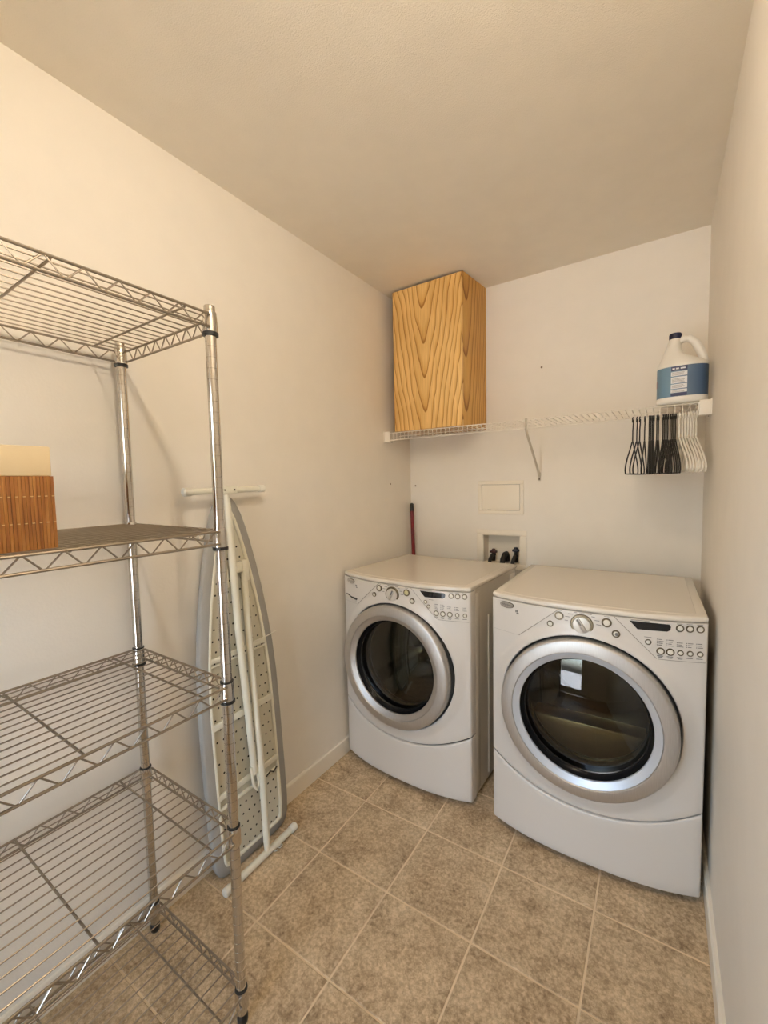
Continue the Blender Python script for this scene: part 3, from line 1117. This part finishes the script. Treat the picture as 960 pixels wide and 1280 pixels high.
# carcass panels, each a sheet of plywood
def quad_prism(p, q, t, z0, z1):
    d = Vector((q[0] - p[0], q[1] - p[1])).normalized()
    n = Vector((-d.y, d.x)) * t
    return MB().prism([p, q, (q[0] + n.x, q[1] + n.y), (p[0] + n.x, p[1] + n.y)], z0, z1, 0.0008, 1)
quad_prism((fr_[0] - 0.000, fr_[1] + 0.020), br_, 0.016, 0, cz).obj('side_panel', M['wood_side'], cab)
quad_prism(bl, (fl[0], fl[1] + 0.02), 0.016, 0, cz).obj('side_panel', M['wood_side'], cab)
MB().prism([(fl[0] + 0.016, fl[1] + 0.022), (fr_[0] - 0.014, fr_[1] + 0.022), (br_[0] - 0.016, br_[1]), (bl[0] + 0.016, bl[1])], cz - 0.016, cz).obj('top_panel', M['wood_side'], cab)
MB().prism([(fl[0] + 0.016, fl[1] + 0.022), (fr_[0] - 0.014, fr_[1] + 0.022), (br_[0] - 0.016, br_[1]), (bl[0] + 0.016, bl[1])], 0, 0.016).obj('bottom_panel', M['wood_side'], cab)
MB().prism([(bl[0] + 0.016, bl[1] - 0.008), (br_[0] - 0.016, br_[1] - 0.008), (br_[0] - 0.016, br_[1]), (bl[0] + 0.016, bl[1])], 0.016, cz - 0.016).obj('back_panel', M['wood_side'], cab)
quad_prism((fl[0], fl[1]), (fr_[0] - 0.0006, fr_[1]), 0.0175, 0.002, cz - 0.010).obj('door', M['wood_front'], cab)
quad_prism((fl[0] + 0.003, fl[1] + 0.0178), (fr_[0] - 0.003, fr_[1] + 0.0178), 0.002, 0.004, cz - 0.001).obj('door_gap', M['cab_edge'], cab)

# ------------------------------------------------------------------ bleach jug
def sup(cx, cy, rx, ry, z, e=2.6, seg=40):
    pts = []
    for k in range(seg):
        a = 2 * PI * k / seg
        c, s = math.cos(a), math.sin(a)
        pts.append((cx + rx * math.copysign(abs(c) ** (2 / e), c), cy + ry * math.copysign(abs(s) ** (2 / e), s), z))
    return pts


def loft(sections, seg=40, cap=True):
    m = MB()
    vs, fs = [], []
    for s in sections:
        vs += s
    for i in range(len(sections) - 1):
        for k in range(seg):
            k2 = (k + 1) % seg
            fs.append((i * seg + k, i * seg + k2, (i + 1) * seg + k2, (i + 1) * seg + k))
    if cap:
        fs.append(tuple(range(seg - 1, -1, -1)))
        fs.append(tuple((len(sections) - 1) * seg + k for k in range(seg)))
    return m.add(vs, fs)


jug = thing('bleach_jug', 'big white plastic jug with blue label and navy cap on the wire shelf', 'jug', (1.4235, -0.248, ZT + 0.0056))
secs = [sup(0, 0, 0.078, 0.056, 0.0), sup(0, 0, 0.0845, 0.0625, 0.004), sup(0, 0, 0.0865, 0.0645, 0.012), sup(0, 0, 0.0865, 0.0645, 0.023), sup(0, 0, 0.0858, 0.0638, 0.025),
        sup(0, 0, 0.0858, 0.0638, 0.146), sup(0, 0, 0.0865, 0.0645, 0.148), sup(0, 0, 0.0855, 0.0635, 0.155), sup(-0.006, 0, 0.0765, 0.060, 0.168),
        sup(-0.0165, 0, 0.0585, 0.054, 0.182, 2.3), sup(-0.0300, 0, 0.0390, 0.043, 0.199, 2.2), sup(-0.0330, 0, 0.0290, 0.033, 0.220, 2.1), sup(-0.0290, 0, 0.0235, 0.026, 0.244, 2),
        sup(-0.0262, 0, 0.0205, 0.021, 0.260, 2), sup(-0.026, 0, 0.018, 0.018, 0.267, 2), sup(-0.026, 0, 0.018, 0.018, 0.279, 2)]
loft(secs).obj('body', M['jug'], jug, smooth=60)
hp = [(-0.018, 0, 0.250), (0.000, 0, 0.262), (0.021, 0, 0.262), (0.040, 0, 0.243), (0.055, 0, 0.214), (0.066, 0, 0.186), (0.070, 0, 0.162), (0.068, 0, 0.140)]
MB().tube(hp, [0.014, 0.0142, 0.0145, 0.0148, 0.0152, 0.0160, 0.0170, 0.0180], 16).obj('handle', M['jug'], jug, smooth=60)
cp = MB().lathe([(0.0205, 0.266), (0.0212, 0.269), (0.0212, 0.285), (0.0195, 0.288)], 32, 'z', (-0.026, 0, 0)).obj('cap', M['cap'], jug)
rb = MB()
for k in range(28):
    a = 2 * PI * k / 28
    rb.box(-0.0005, 0.0005, 0.0208, 0.0218, 0.270, 0.284)
    rb.v[-8:] = [tuple(Matrix.Rotation(a, 3, 'Z') @ Vector(p) + Vector((-0.026, 0, 0))) for p in rb.v[-8:]]
rb.obj('cap_ribs', M['cap'], cp)


def jug_wrap(a0, a1, z0, z1, off, seg=24):
    vs, fs = [], []
    for k in range(seg + 1):
        a = a0 + (a1 - a0) * k / seg
        c, s = math.cos(a), math.sin(a)
        e = 2.6
        rx, ry = 0.0858 + off, 0.0638 + off
        x_, y_ = rx * math.copysign(abs(c) ** (2 / e), c), ry * math.copysign(abs(s) ** (2 / e), s)
        vs += [(x_, y_, z0), (x_, y_, z1)]
    for k in range(seg):
        fs.append((2 * k, 2 * k + 2, 2 * k + 3, 2 * k + 1))
    return MB().add(vs, fs)


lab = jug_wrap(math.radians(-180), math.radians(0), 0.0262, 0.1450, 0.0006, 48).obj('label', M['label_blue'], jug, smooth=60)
A0, A1 = math.radians(-110), math.radians(-84)
jug_wrap(A0, A1, 0.1260, 0.1440, 0.0010, 8).obj('label_header', M['label_navy'], lab)
jug_wrap(A0, A1, 0.0272, 0.0400, 0.0010, 8).obj('label_header', M['label_navy'], lab)
for z0, z1 in ((0.1060, 0.1225), (0.0775, 0.1020), (0.0565, 0.0740), (0.0410, 0.0530)):
    jug_wrap(A0, A1, z0, z1, 0.0010, 8).obj('label_panel', M['label_white'], lab)
tx = MB()
random.seed(5)
for z0, n_ in ((0.1095, 3), (0.0815, 4), (0.0600, 3), (0.0435, 2)):
    for q in range(n_):
        w = random.uniform(0.7, 0.95)
        p_ = jug_wrap(A0 + 0.04, A0 + 0.04 + (A1 - A0 - 0.08) * w, z0 + q * 0.0042, z0 + q * 0.0042 + 0.0014, 0.0014, 6)
        tx.add(p_.v, p_.f)
tx.obj('label_print', M['print_soft'], lab)
tx = MB()
for q in range(3):
    p_ = jug_wrap(A0 + 0.05 + q * 0.13, A0 + 0.14 + q * 0.13, 0.1320, 0.1375, 0.0014, 3)
    tx.add(p_.v, p_.f)
tx.obj('header_print', M['label_white'], lab)
jug_wrap(math.radians(-178), math.radians(-166), 0.072, 0.100, 0.0010, 6).obj('label_mark', M['label_red'], lab)

# ------------------------------------------------------------------ hangers on the lip rod
def hanger_meshes(r, mat_, w, hook_h, sh, drop, name):
    """Local frame: hook rests on the rod at the origin's top, body hangs in the y-z plane."""
    rod_r = 0.0030
    hr = 0.0125
    zc = rod_r + r - hr + 0.0002
    hook = [(0, -hr * 0.95, zc - 0.010)]
    for k in range(13):
        a = math.radians(190 - k * 190 / 12)
        hook.append((0, hr * math.cos(a), zc + hr * math.sin(a)))
    hook += [(0, hr * 0.92, zc - 0.014), (0, hr * 0.35, zc - 0.032), (0, 0, zc - 0.045), (0, 0, -hook_h)]
    hk = MB().tube(hook, r * 0.92, 8).mesh('hook', mat_)
    body = []
    zt = -hook_h
    body.append((0, 0, zt + 0.004))
    for s in (1,):
        body += [(0, 0.018, zt - 0.002), (0, 0.05, zt - sh * 0.22), (0, w * 0.72, zt - sh * 0.66), (0, w * 0.94, zt - sh * 0.95), (0, w, zt - sh - 0.010), (0, w, zt - drop + 0.012), (0, w - 0.010, zt - drop)]
    half = body[1:]
    body = [body[0]] + half + [(0, -y, z) for _, y, z in reversed(half)]
    bd = MB().tube(body, r, 8, closed=True).mesh(name, mat_)
    return hk, bd


hk_b, bd_b = hanger_meshes(0.0026, M['hanger_black'], 0.185, 0.099, 0.105, 0.135, 'hanger')
hk_w, bd_w = hanger_meshes(0.0033, M['hanger_white'], 0.185, 0.098, 0.100, 0.132, 'hanger')
ORD = ['first', 'second', 'third', 'fourth', 'fifth', 'sixth', 'seventh', 'eighth', 'ninth', 'tenth', 'eleventh', 'twelfth', 'thirteenth', 'fourteenth', 'fifteenth', 'sixteenth', 'seventeenth', 'eighteenth']
px_b = [132, 176, 206, 258, 305, 321, 337, 352, 383, 400, 446, 462, 478, 494, 518, 536, 552, 569]
tw_b = [-4.2, -4, -4, -1, 2.4, 2.4, 2.4, 2.4, 2.8, 2.8, 4.5, 4.5, 4.5, 4.5, 4.5, 4.5, 4.5, 4.5]
px_w = [606, 636, 662, 690, 716, 742, 768]
tw_w = [7, 7, 7, 7, 7, 7, 7]
for n_, (px, tw) in enumerate(zip(px_b, tw_b)):
    o = mk('hanger', bd_b, None, (1.254 + (px - 128) / 8 * 0.002735, LIPY + 0.001, ZB), (0, 0, math.radians(tw)))
    mk('hook', hk_b, o)
    tag(o, 'thin black hanger on the wire shelf lip, ' + ORD[n_] + ' from the left', 'hanger', 'black hangers on the wire shelf lip')
for n_, (px, tw) in enumerate(zip(px_w, tw_w)):
    o = mk('hanger', bd_w, None, (1.254 + (px - 128) / 8 * 0.002735, LIPY + 0.001, ZB), (0, 0, math.radians(tw)))
    mk('hook', hk_w, o)
    tag(o, 'white plastic hanger on the wire shelf lip, ' + ORD[n_] + ' white one from the left', 'hanger', 'white hangers at the right end of the shelf lip')

# ------------------------------------------------------------------ access cover and laundry outlet box in the back wall
acc = thing('access_cover', 'flat cream access cover on the back wall above the outlet box', 'access cover', (0.590, 0, 1.310))
m = MB()
m.box(-0.132, 0.132, -0.006, -0.0005, -0.096, -0.074, 0.002).box(-0.132, 0.132, -0.006, -0.0005, 0.074, 0.096, 0.002)
m.box(-0.132, -0.110, -0.006, -0.0005, -0.0745, 0.0745, 0.002).box(0.110, 0.132, -0.006, -0.0005, -0.0745, 0.0745, 0.002)
m.obj('frame', M['outlet'], acc)
lid = MB().box(-0.1085, 0.1085, -0.0045, -0.0008, -0.0725, 0.0725, 0.0015).obj('cover_door', M['outlet'], acc)
MB().box(-0.075, -0.052, -0.0052, -0.0040, -0.0722, -0.0700).obj('finger_notch', M['seam'], lid)
MB().box(-0.1105, 0.1105, -0.0012, -0.0004, -0.0745, 0.0745).obj('gap', M['seam'], acc)

outb = thing('washer_outlet_box', 'recessed cream laundry outlet box with valves in the back wall', 'outlet box', (0.5935, 0, 1.0105))
m = MB()
FW, FH, IW, IH = 0.1445, 0.1125, 0.108, 0.082
m.box(-FW, FW, -0.005, -0.0005, IH, FH, 0.0018).box(-FW, FW, -0.005, -0.0005, -FH, -IH, 0.0018)
m.box(-FW, -IW, -0.005, -0.0005, -IH - 0.0005, IH + 0.0005, 0.0018).box(IW, FW, -0.005, -0.0005, -IH - 0.0005, IH + 0.0005, 0.0018)
m.obj('frame', M['outlet'], outb)
m = MB()
m.box(-IW - 0.001, -IW + 0.003, -0.001, 0.088, -IH, IH).box(IW - 0.003, IW + 0.001, -0.001, 0.088, -IH, IH)
m.box(-IW, IW, -0.001, 0.088, IH - 0.003, IH + 0.001).box(-IW, IW, -0.001, 0.088, -IH - 0.001, -IH + 0.003)
m.box(-IW, IW, 0.085, 0.088, -IH, IH)
m.obj('box_shell', M['outlet'], outb)
for vx, vm, hz in ((-0.062, 'valve_red', -0.028), (0.070, 'valve_blue', -0.012)):
    v = MB().lathe([(0.011, -0.079), (0.011, -0.048), (0.014, -0.046), (0.014, -0.036), (0.009, -0.034), (0.009, hz - 0.002)], 16, 'z', (vx, 0.050, 0)).obj('valve', M['hose'], outb)
    MB().box(vx - 0.019, vx + 0.019, 0.036, 0.064, hz - 0.004, hz + 0.010, 0.004).lathe([(0.012, hz + 0.008), (0.010, hz + 0.020), (0.004, hz + 0.022)], 14, 'z', (vx, 0.050, 0)).obj('valve_handle', M[vm], v)
    MB().tube([(vx, 0.040, -0.046), (vx + 0.004, 0.012, -0.040), (vx + 0.006, -0.030, -0.060), (vx + 0.006, -0.060, -0.120), (vx - 0.02, -0.065, -0.45)], 0.0105, 10).obj('hose', M['hose'], v)
MB().tube([(0.018, 0.055, -0.075), (0.018, 0.053, -0.046), (0.018, 0.040, -0.030), (0.018, 0.010, -0.030), (0.018, -0.025, -0.055), (0.014, -0.055, -0.14), (0.014, -0.06, -0.45)], 0.0155, 12).obj('drain_hose', M['hose'], outb)

# ------------------------------------------------------------------ broom handle in the corner behind the washer
br = thing('broom', 'dark red stick handle with black tip leaning in the corner behind washer', 'broom', (0.072, -0.070, 0))
MB().tube([(0, 0, 0.10), (-0.046, 0.034, 1.235)], 0.0115, 14).obj('handle', M['red'], br)
MB().tube([(-0.0455, 0.0336, 1.225), (-0.0474, 0.0350, 1.268), (-0.0476, 0.0352, 1.275)], [0.0132, 0.0125, 0.006], 14).obj('grip', M['black'], br)
MB().box(-0.045, 0.085, -0.018, 0.022, 0.045, 0.105, 0.006).obj('head', M['black'], br)
MB().box(-0.045, 0.085, -0.016, 0.020, 0.0, 0.048).obj('bristles', M['rubber'], br)

# ------------------------------------------------------------------ chrome wire shelving unit
RX0, RX1, RY0, RY1 = 0.046, 0.473, -2.650, -1.760
rack = thing('shelving_unit', 'tall chrome wire shelving unit with five shelves along the left wall', 'shelving', (RX0, RY1, 0))
prof = [(0.0127, 0.030)]
z = 0.055
while z < 1.815:
    prof += [(0.0127, z - 0.0009), (0.0120, z - 0.0006), (0.0120, z + 0.0006), (0.0127, z + 0.0009)]
    z += 0.0254
prof += [(0.0127, 1.824), (0.0118, 1.8255), (0.0106, 1.8255), (0.0106, 1.80)]
post_me = MB().lathe(prof, 20, capb=True, capt=False).mesh('post', M['chrome'], 20)
foot_me = MB().lathe([(0.0105, 0.0), (0.0125, 0.002), (0.0138, 0.008), (0.0138, 0.022), (0.0095, 0.026), (0.0095, 0.034)], 20).mesh('foot', M['black'], 50)
DXR, DYR = RX1 - RX0, RY0 - RY1
corners = ((0, 0), (DXR, 0), (0, DYR), (DXR, DYR))
for cx_, cy_ in corners:
    p_ = mk('post', post_me, rack, (cx_, cy_, 0))
    mk('foot', foot_me, p_)
LEV = [1.803, 1.297, 0.914, 0.535, 0.088]
# shared meshes of one shelf, local origin at the back right corner post, z at the top rail
o_ = 0.0135
TR = 0.030
def zigzag(length, axis, period=0.0598):
    n = int(round((length - 0.045) / (period / 2)))
    pts = []
    for k in range(n + 1):
        t = 0.022 + (length - 0.044) * k / n
        zz = -0.0025 if k % 2 == 0 else -TR + 0.001
        for dt in (-0.0025, 0.0025):
            tt = min(length - 0.01, max(0.01, t + dt))
            pts.append((tt, 0, zz) if axis == 'x' else (0, -tt, zz))
    return MB().tube(pts, 0.0017, 6)
long_l, short_l = -DYR, DXR
rail_long = MB().tube([(0, -0.010, 0), (0, -long_l + 0.010, 0)], 0.0031, 8).mesh('rail', M['wire_chrome'])
rail_short = MB().tube([(0.010, 0, 0), (short_l - 0.010, 0, 0)], 0.0031, 8).mesh('rail', M['wire_chrome'])
zig_long = zigzag(long_l, 'y').mesh('truss_wire', M['wire_chrome'])
zig_short = zigzag(short_l, 'x', 0.047).mesh('truss_wire', M['wire_chrome'])
wire_y = MB().tube([(0, o_ + 0.001, 0), (0, -long_l - o_ - 0.001, 0)], 0.0018, 6).mesh('wire', M['wire_chrome'])
bar_x = MB().tube([(-o_, 0, 0.003), (-o_ + 0.006, 0, 0), (short_l + o_ - 0.006, 0, 0), (short_l + o_, 0, 0.003)], 0.0026, 8).mesh('cross_bar', M['wire_chrome'])
sl_prof = [(0.0136, -TR - 0.012), (0.0172, -TR - 0.010), (0.0166, -0.010), (0.0156, 0.006), (0.0150, 0.008), (0.0129, 0.008)]
sleeve = MB().lathe(sl_prof, 24, capb=False, capt=False).mesh('collar', M['chrome'], 50)
clip_me = MB().lathe([(0.0128, -TR - 0.017), (0.0182, -TR - 0.016), (0.0184, -TR - 0.009), (0.0172, -TR - 0.008)], 24, capb=False, capt=False).mesh('clip_ring', M['black'])
clip_top = MB().lathe([(0.0152, 0.0055), (0.0162, 0.007), (0.0160, 0.0095), (0.0129, 0.010)], 24, capb=False, capt=False).mesh('clip_ring', M['black'])
NW = 14
for si, lz in enumerate(LEV):
    sh = bpy.data.objects.new('shelf', None)
    C.objects.link(sh)
    sh.empty_display_size = 0.05
    sh.parent = rack
    sh.location = (0, 0, lz)
    for xx in (-o_, short_l + o_):
        mk('rail', rail_long, sh, (xx, 0, 0))
        mk('rail', rail_long, sh, (xx, 0, -TR))
        mk('truss_wire', zig_long, sh, (xx, 0, 0))
    for yy in (o_, -long_l - o_):
        mk('rail', rail_short, sh, (0, yy, 0))
        mk('rail', rail_short, sh, (0, yy, -TR))
        mk('truss_wire', zig_short, sh, (0, yy, 0))
    for k in range(NW):
        mk('wire', wire_y, sh, (0.0125 + (short_l - 0.025) * k / (NW - 1), 0, 0.0012))
    for yy in (-0.068, -0.313, -long_l + 0.313, -long_l + 0.068):
        mk('cross_bar', bar_x, sh, (0, yy, -0.0033))
    for cx_, cy_ in corners:
        c_ = mk('collar', sleeve, sh, (cx_, cy_, 0))
        if si < 3:
            mk('clip_ring', clip_me, sh, (cx_, cy_, 0))
        if si >= 2:
            mk('clip_ring', clip_top, sh, (cx_, cy_, 0))

# ------------------------------------------------------------------ bamboo box on the second shelf
BXL, BYL, BHH = 0.30, 0.38, 0.181
bb = thing('storage_box', 'brown bamboo strip box with cream top band on the second chrome shelf', 'box', (0.454 - BXL, -2.081 - BYL, LEV[1] + 0.0032))
core = MB().box(0.004, BXL - 0.004, 0.004, BYL - 0.004, 0, BHH - 0.06).obj('core', M['cab_edge'], bb)
st = MB()
random.seed(11)
def strips_along(n, place):
    for k in range(n):
        place(k, random.uniform(0.0, 0.0012))
ny_ = 74
w_ = BYL / ny_
for k in range(ny_):
    d = random.uniform(0.0, 0.0010)
    st.box(BXL - 0.004, BXL - 0.001 + d, k * w_ + 0.0002, (k + 1) * w_ - 0.0002, 0.0, 0.1285)
    st.box(0.001 - d, 0.004, k * w_ + 0.0002, (k + 1) * w_ - 0.0002, 0.0, 0.1285)
nx_ = 58
w2 = BXL / nx_
for k in range(nx_):
    d = random.uniform(0.0, 0.0010)
    st.box(k * w2 + 0.0004, (k + 1) * w2 - 0.0004, BYL - 0.004, BYL - 0.001 + d, 0.0, 0.1285)
    st.box(k * w2 + 0.0004, (k + 1) * w2 - 0.0004, 0.001 - d, 0.004, 0.0, 0.1285)
so = st.obj('bamboo_strips', M['bamboo'], bb, smooth=0)
so['kind'] = 'stuff'
for zz in (0.0925, 0.046):
    sm = MB()
    for k in range(ny_):
        if k % 2:
            sm.box(BXL - 0.001, BXL + 0.0008, k * w_ + 0.0006, (k + 1) * w_ - 0.0006, zz, zz + 0.0016)
    sm.obj('stitching', M['stitch'], so)
MB().box(0.0015, BXL - 0.0015, 0.0015, BYL - 0.0015, 0.1285, BHH, 0.0025).obj('top_band', M['rim_wood'], bb)

# ------------------------------------------------------------------ ironing board leaning on the left wall, legs outwards
TILT = math.atan(0.052 / 1.3)
ib = thing('ironing_board', 'folded ironing board with grey cover leaning upright on the left wall', 'ironing board', (0.0865, -1.397, 0.0))
ib.rotation_euler = (math.radians(1.05), -TILT, 0)
# local axes: x out of the wall (underside faces +x), y across, z along the board
W_ = [(0.010, 0.110), (0.016, 0.140), (0.030, 0.157), (0.060, 0.168), (0.12, 0.173), (0.30, 0.174), (0.50, 0.173), (0.66, 0.170), (0.78, 0.162), (0.90, 0.148), (1.00, 0.133), (1.10, 0.114), (1.18, 0.096), (1.25, 0.078), (1.30, 0.062), (1.335, 0.046), (1.358, 0.030), (1.370, 0.015)]


def board_outline(inn=0.0, zb=0.0, dense=True):
    pts = []
    for z_, w in W_:
        pts.append((w, z_))
    pts = pts + [(0.0, 1.3745)] + [(-w, z_) for w, z_ in reversed(pts)]
    if inn:
        pts = inset(pts, inn)
    return pts


def plate_yz(poly, x0, x1, bevel=0.0, seg=2):
    b = MB().prism(poly, x0, x1, bevel, seg)
    b.v = [(z_, x_, y_) for x_, y_, z_ in b.v]         # (y, z, x) -> (x, y, z)
    return b


def ring_yz(outer, inner, x0, x1, r=0.003):
    """Band between two outlines with the same number of points, with a softened inner edge."""
    n = len(outer)
    vs = [(x0, a, b) for a, b in outer] + [(x1 - r, a, b) for a, b in outer]
    mid = [(o[0] * 0.9 + i_[0] * 0.1, o[1] * 0.9 + i_[1] * 0.1) for o, i_ in zip(outer, inner)]
    vs += [(x1, a, b) for a, b in mid] + [(x1, a, b) for a, b in inner] + [(x0, a, b) for a, b in inner]
    fs = []
    for q in range(4):
        for i in range(n):
            j = (i + 1) % n
            fs.append((q * n + i, q * n + j, (q + 1) * n + j, (q + 1) * n + i))
    return MB().add(vs, fs)


OUT = board_outline()
plate_yz(OUT, -0.022, -0.004, 0.006, 3).obj('cover', M['cover'], ib)
cvr = ib.children[0]
ring_yz(OUT, inset(OUT, 0.033), -0.008, 0.006, 0.004).obj('cover_hem', M['cover'], ib, smooth=60)
INN = inset(OUT, 0.022)
mesh_o = plate_yz(INN, -0.004, -0.001).obj('mesh_top', M['iron_mesh'], ib)


def half_w(z_):
    for (z0, w0), (z1, w1) in zip(W_, W_[1:]):
        if z0 <= z_ <= z1:
            return w0 + (w1 - w0) * (z_ - z0) / (z1 - z0)
    return 0.0


holes = MB()
r_ = 0
z = 0.06
while z < 1.26:
    wv = half_w(z) - 0.048
    y0 = -0.18 + (0.010 if r_ % 2 else 0.0)
    y = y0
    while y < 0.18:
        if abs(y) < wv:
            holes.lathe([(0.0038, -0.001), (0.0038, -0.0006)], 8)
            holes.v[-16:] = [(c, a + y, b + z) for a, b, c in holes.v[-16:]]
        y += 0.0265
    z += 0.0400
    r_ += 1
ho = holes.obj('perforation', M['hole'], mesh_o, smooth=0)
ho['kind'] = 'stuff'
FR = inset(OUT, 0.038)
MB().tube([(0.004, a, b) for a, b in FR], 0.0065, 8, closed=True).obj('frame_tube', M['iron_cream'], ib)
for z_, hh in ((0.795, 0.018), (0.775, 0.006), (0.560, 0.024), (0.305, 0.022), (0.262, 0.012)):
    w = half_w(z_) - 0.034
    MB().box(0.000, 0.010, -w, w, z_ - hh / 2, z_ + hh / 2, 0.0025).obj('cross_rib', M['iron_cream'], ib)
# leg slides along the middle
for y_ in (-0.060, 0.058):
    MB().box(0.001, 0.009, y_ - 0.006, y_ + 0.006, 0.30, 1.06, 0.002).obj('slide_rail', M['iron_cream'], ib)
# legs
MB().tube([(0.026, -0.012, 1.375), (0.028, -0.012, 1.33), (0.034, -0.016, 0.90), (0.036, -0.006, 0.55), (0.036, -0.001, 0.33)], [0.0105, 0.0125, 0.0130, 0.0130, 0.012], 14).obj('leg', M['iron_cream'], ib)
MB().tube([(0.016, 0.042, 1.08), (0.022, 0.036, 0.95), (0.036, 0.028, 0.60), (0.046, 0.024, 0.30), (0.054, 0.014, 0.06), (0.055, 0.010, 0.012)], [0.011, 0.0125, 0.0125, 0.0125, 0.0125, 0.008], 14).obj('leg', M['iron_cream'], ib)
MB().tube([(0.036, -0.014, 0.36), (0.040, -0.012, 0.29), (0.041, 0.001, 0.265), (0.040, 0.012, 0.29), (0.036, 0.010, 0.35)], 0.006, 10).obj('leg_loop', M['iron_cream'], ib)
# bracket of the upper slide
MB().box(0.004, 0.022, 0.004, 0.058, 1.085, 1.125, 0.003).box(0.006, 0.026, 0.034, 0.060, 1.05, 1.13, 0.003).obj('slide_bracket', M['iron_cream'], ib)
MB().box(0.004, 0.020, -0.056, -0.026, 1.04, 1.11, 0.003).obj('slide_bracket', M['iron_cream'], ib)
MB().tube([(0.010, 0.060, 0.806), (0.012, 0.12, 0.808), (0.012, 0.176, 0.812)], 0.0022, 8).obj('latch_rod', M['iron_cap'], ib)
MB().tube([(0.012, 0.070, 0.262), (0.016, 0.088, 0.275), (0.014, 0.105, 0.262), (0.012, 0.125, 0.272)], 0.003, 8).obj('spring', M['hose'], ib)
# T bars with rubber end caps
for z_, x_, yc, r_, nm in ((1.392, 0.025, -0.006, 0.0115, 'top_bar'), (0.0150, 0.056, -0.010, 0.0125, 'foot_bar')):
    b = MB().tube([(x_, yc - 0.158, z_), (x_, yc + 0.158, z_)], r_, 16).obj(nm, M['iron_cream'], ib)
    for s in (-1, 1):
        MB().tube([(x_, yc + s * 0.140, z_), (x_, yc + s * 0.143, z_), (x_, yc + s * 0.166, z_), (x_, yc + s * 0.170, z_)], [r_ + 0.0015, r_ + 0.0028, r_ + 0.0028, r_ * 0.8], 16).obj('end_cap', M['iron_cap'], b)
    if nm == 'top_bar':
        MB().box(x_ - 0.014, x_ + 0.015, yc - 0.036, yc + 0.034, z_ - 0.015, z_ + 0.015, 0.005).obj('clamp', M['iron_cream'], b)
        for s in (-0.02, 0.02):
            MB().lathe([(0.004, 0), (0.0035, 0.002)], 10).obj('rivet', M['chrome'], b, (x_ + 0.015, yc + s, z_), (0, PI / 2, 0))
MB().tube([(0.050 + 0.02 * 0, 0.036, 0.024)] + [(0.0705 + 0.010 * math.cos(a), 0.052 + 0.018 * math.sin(a), 0.0075 + 0.004 * math.cos(a)) for a in [k * 2 * PI / 10 for k in range(10)]], 0.0018, 6).obj('hang_loop', M['iron_cap'], ib)
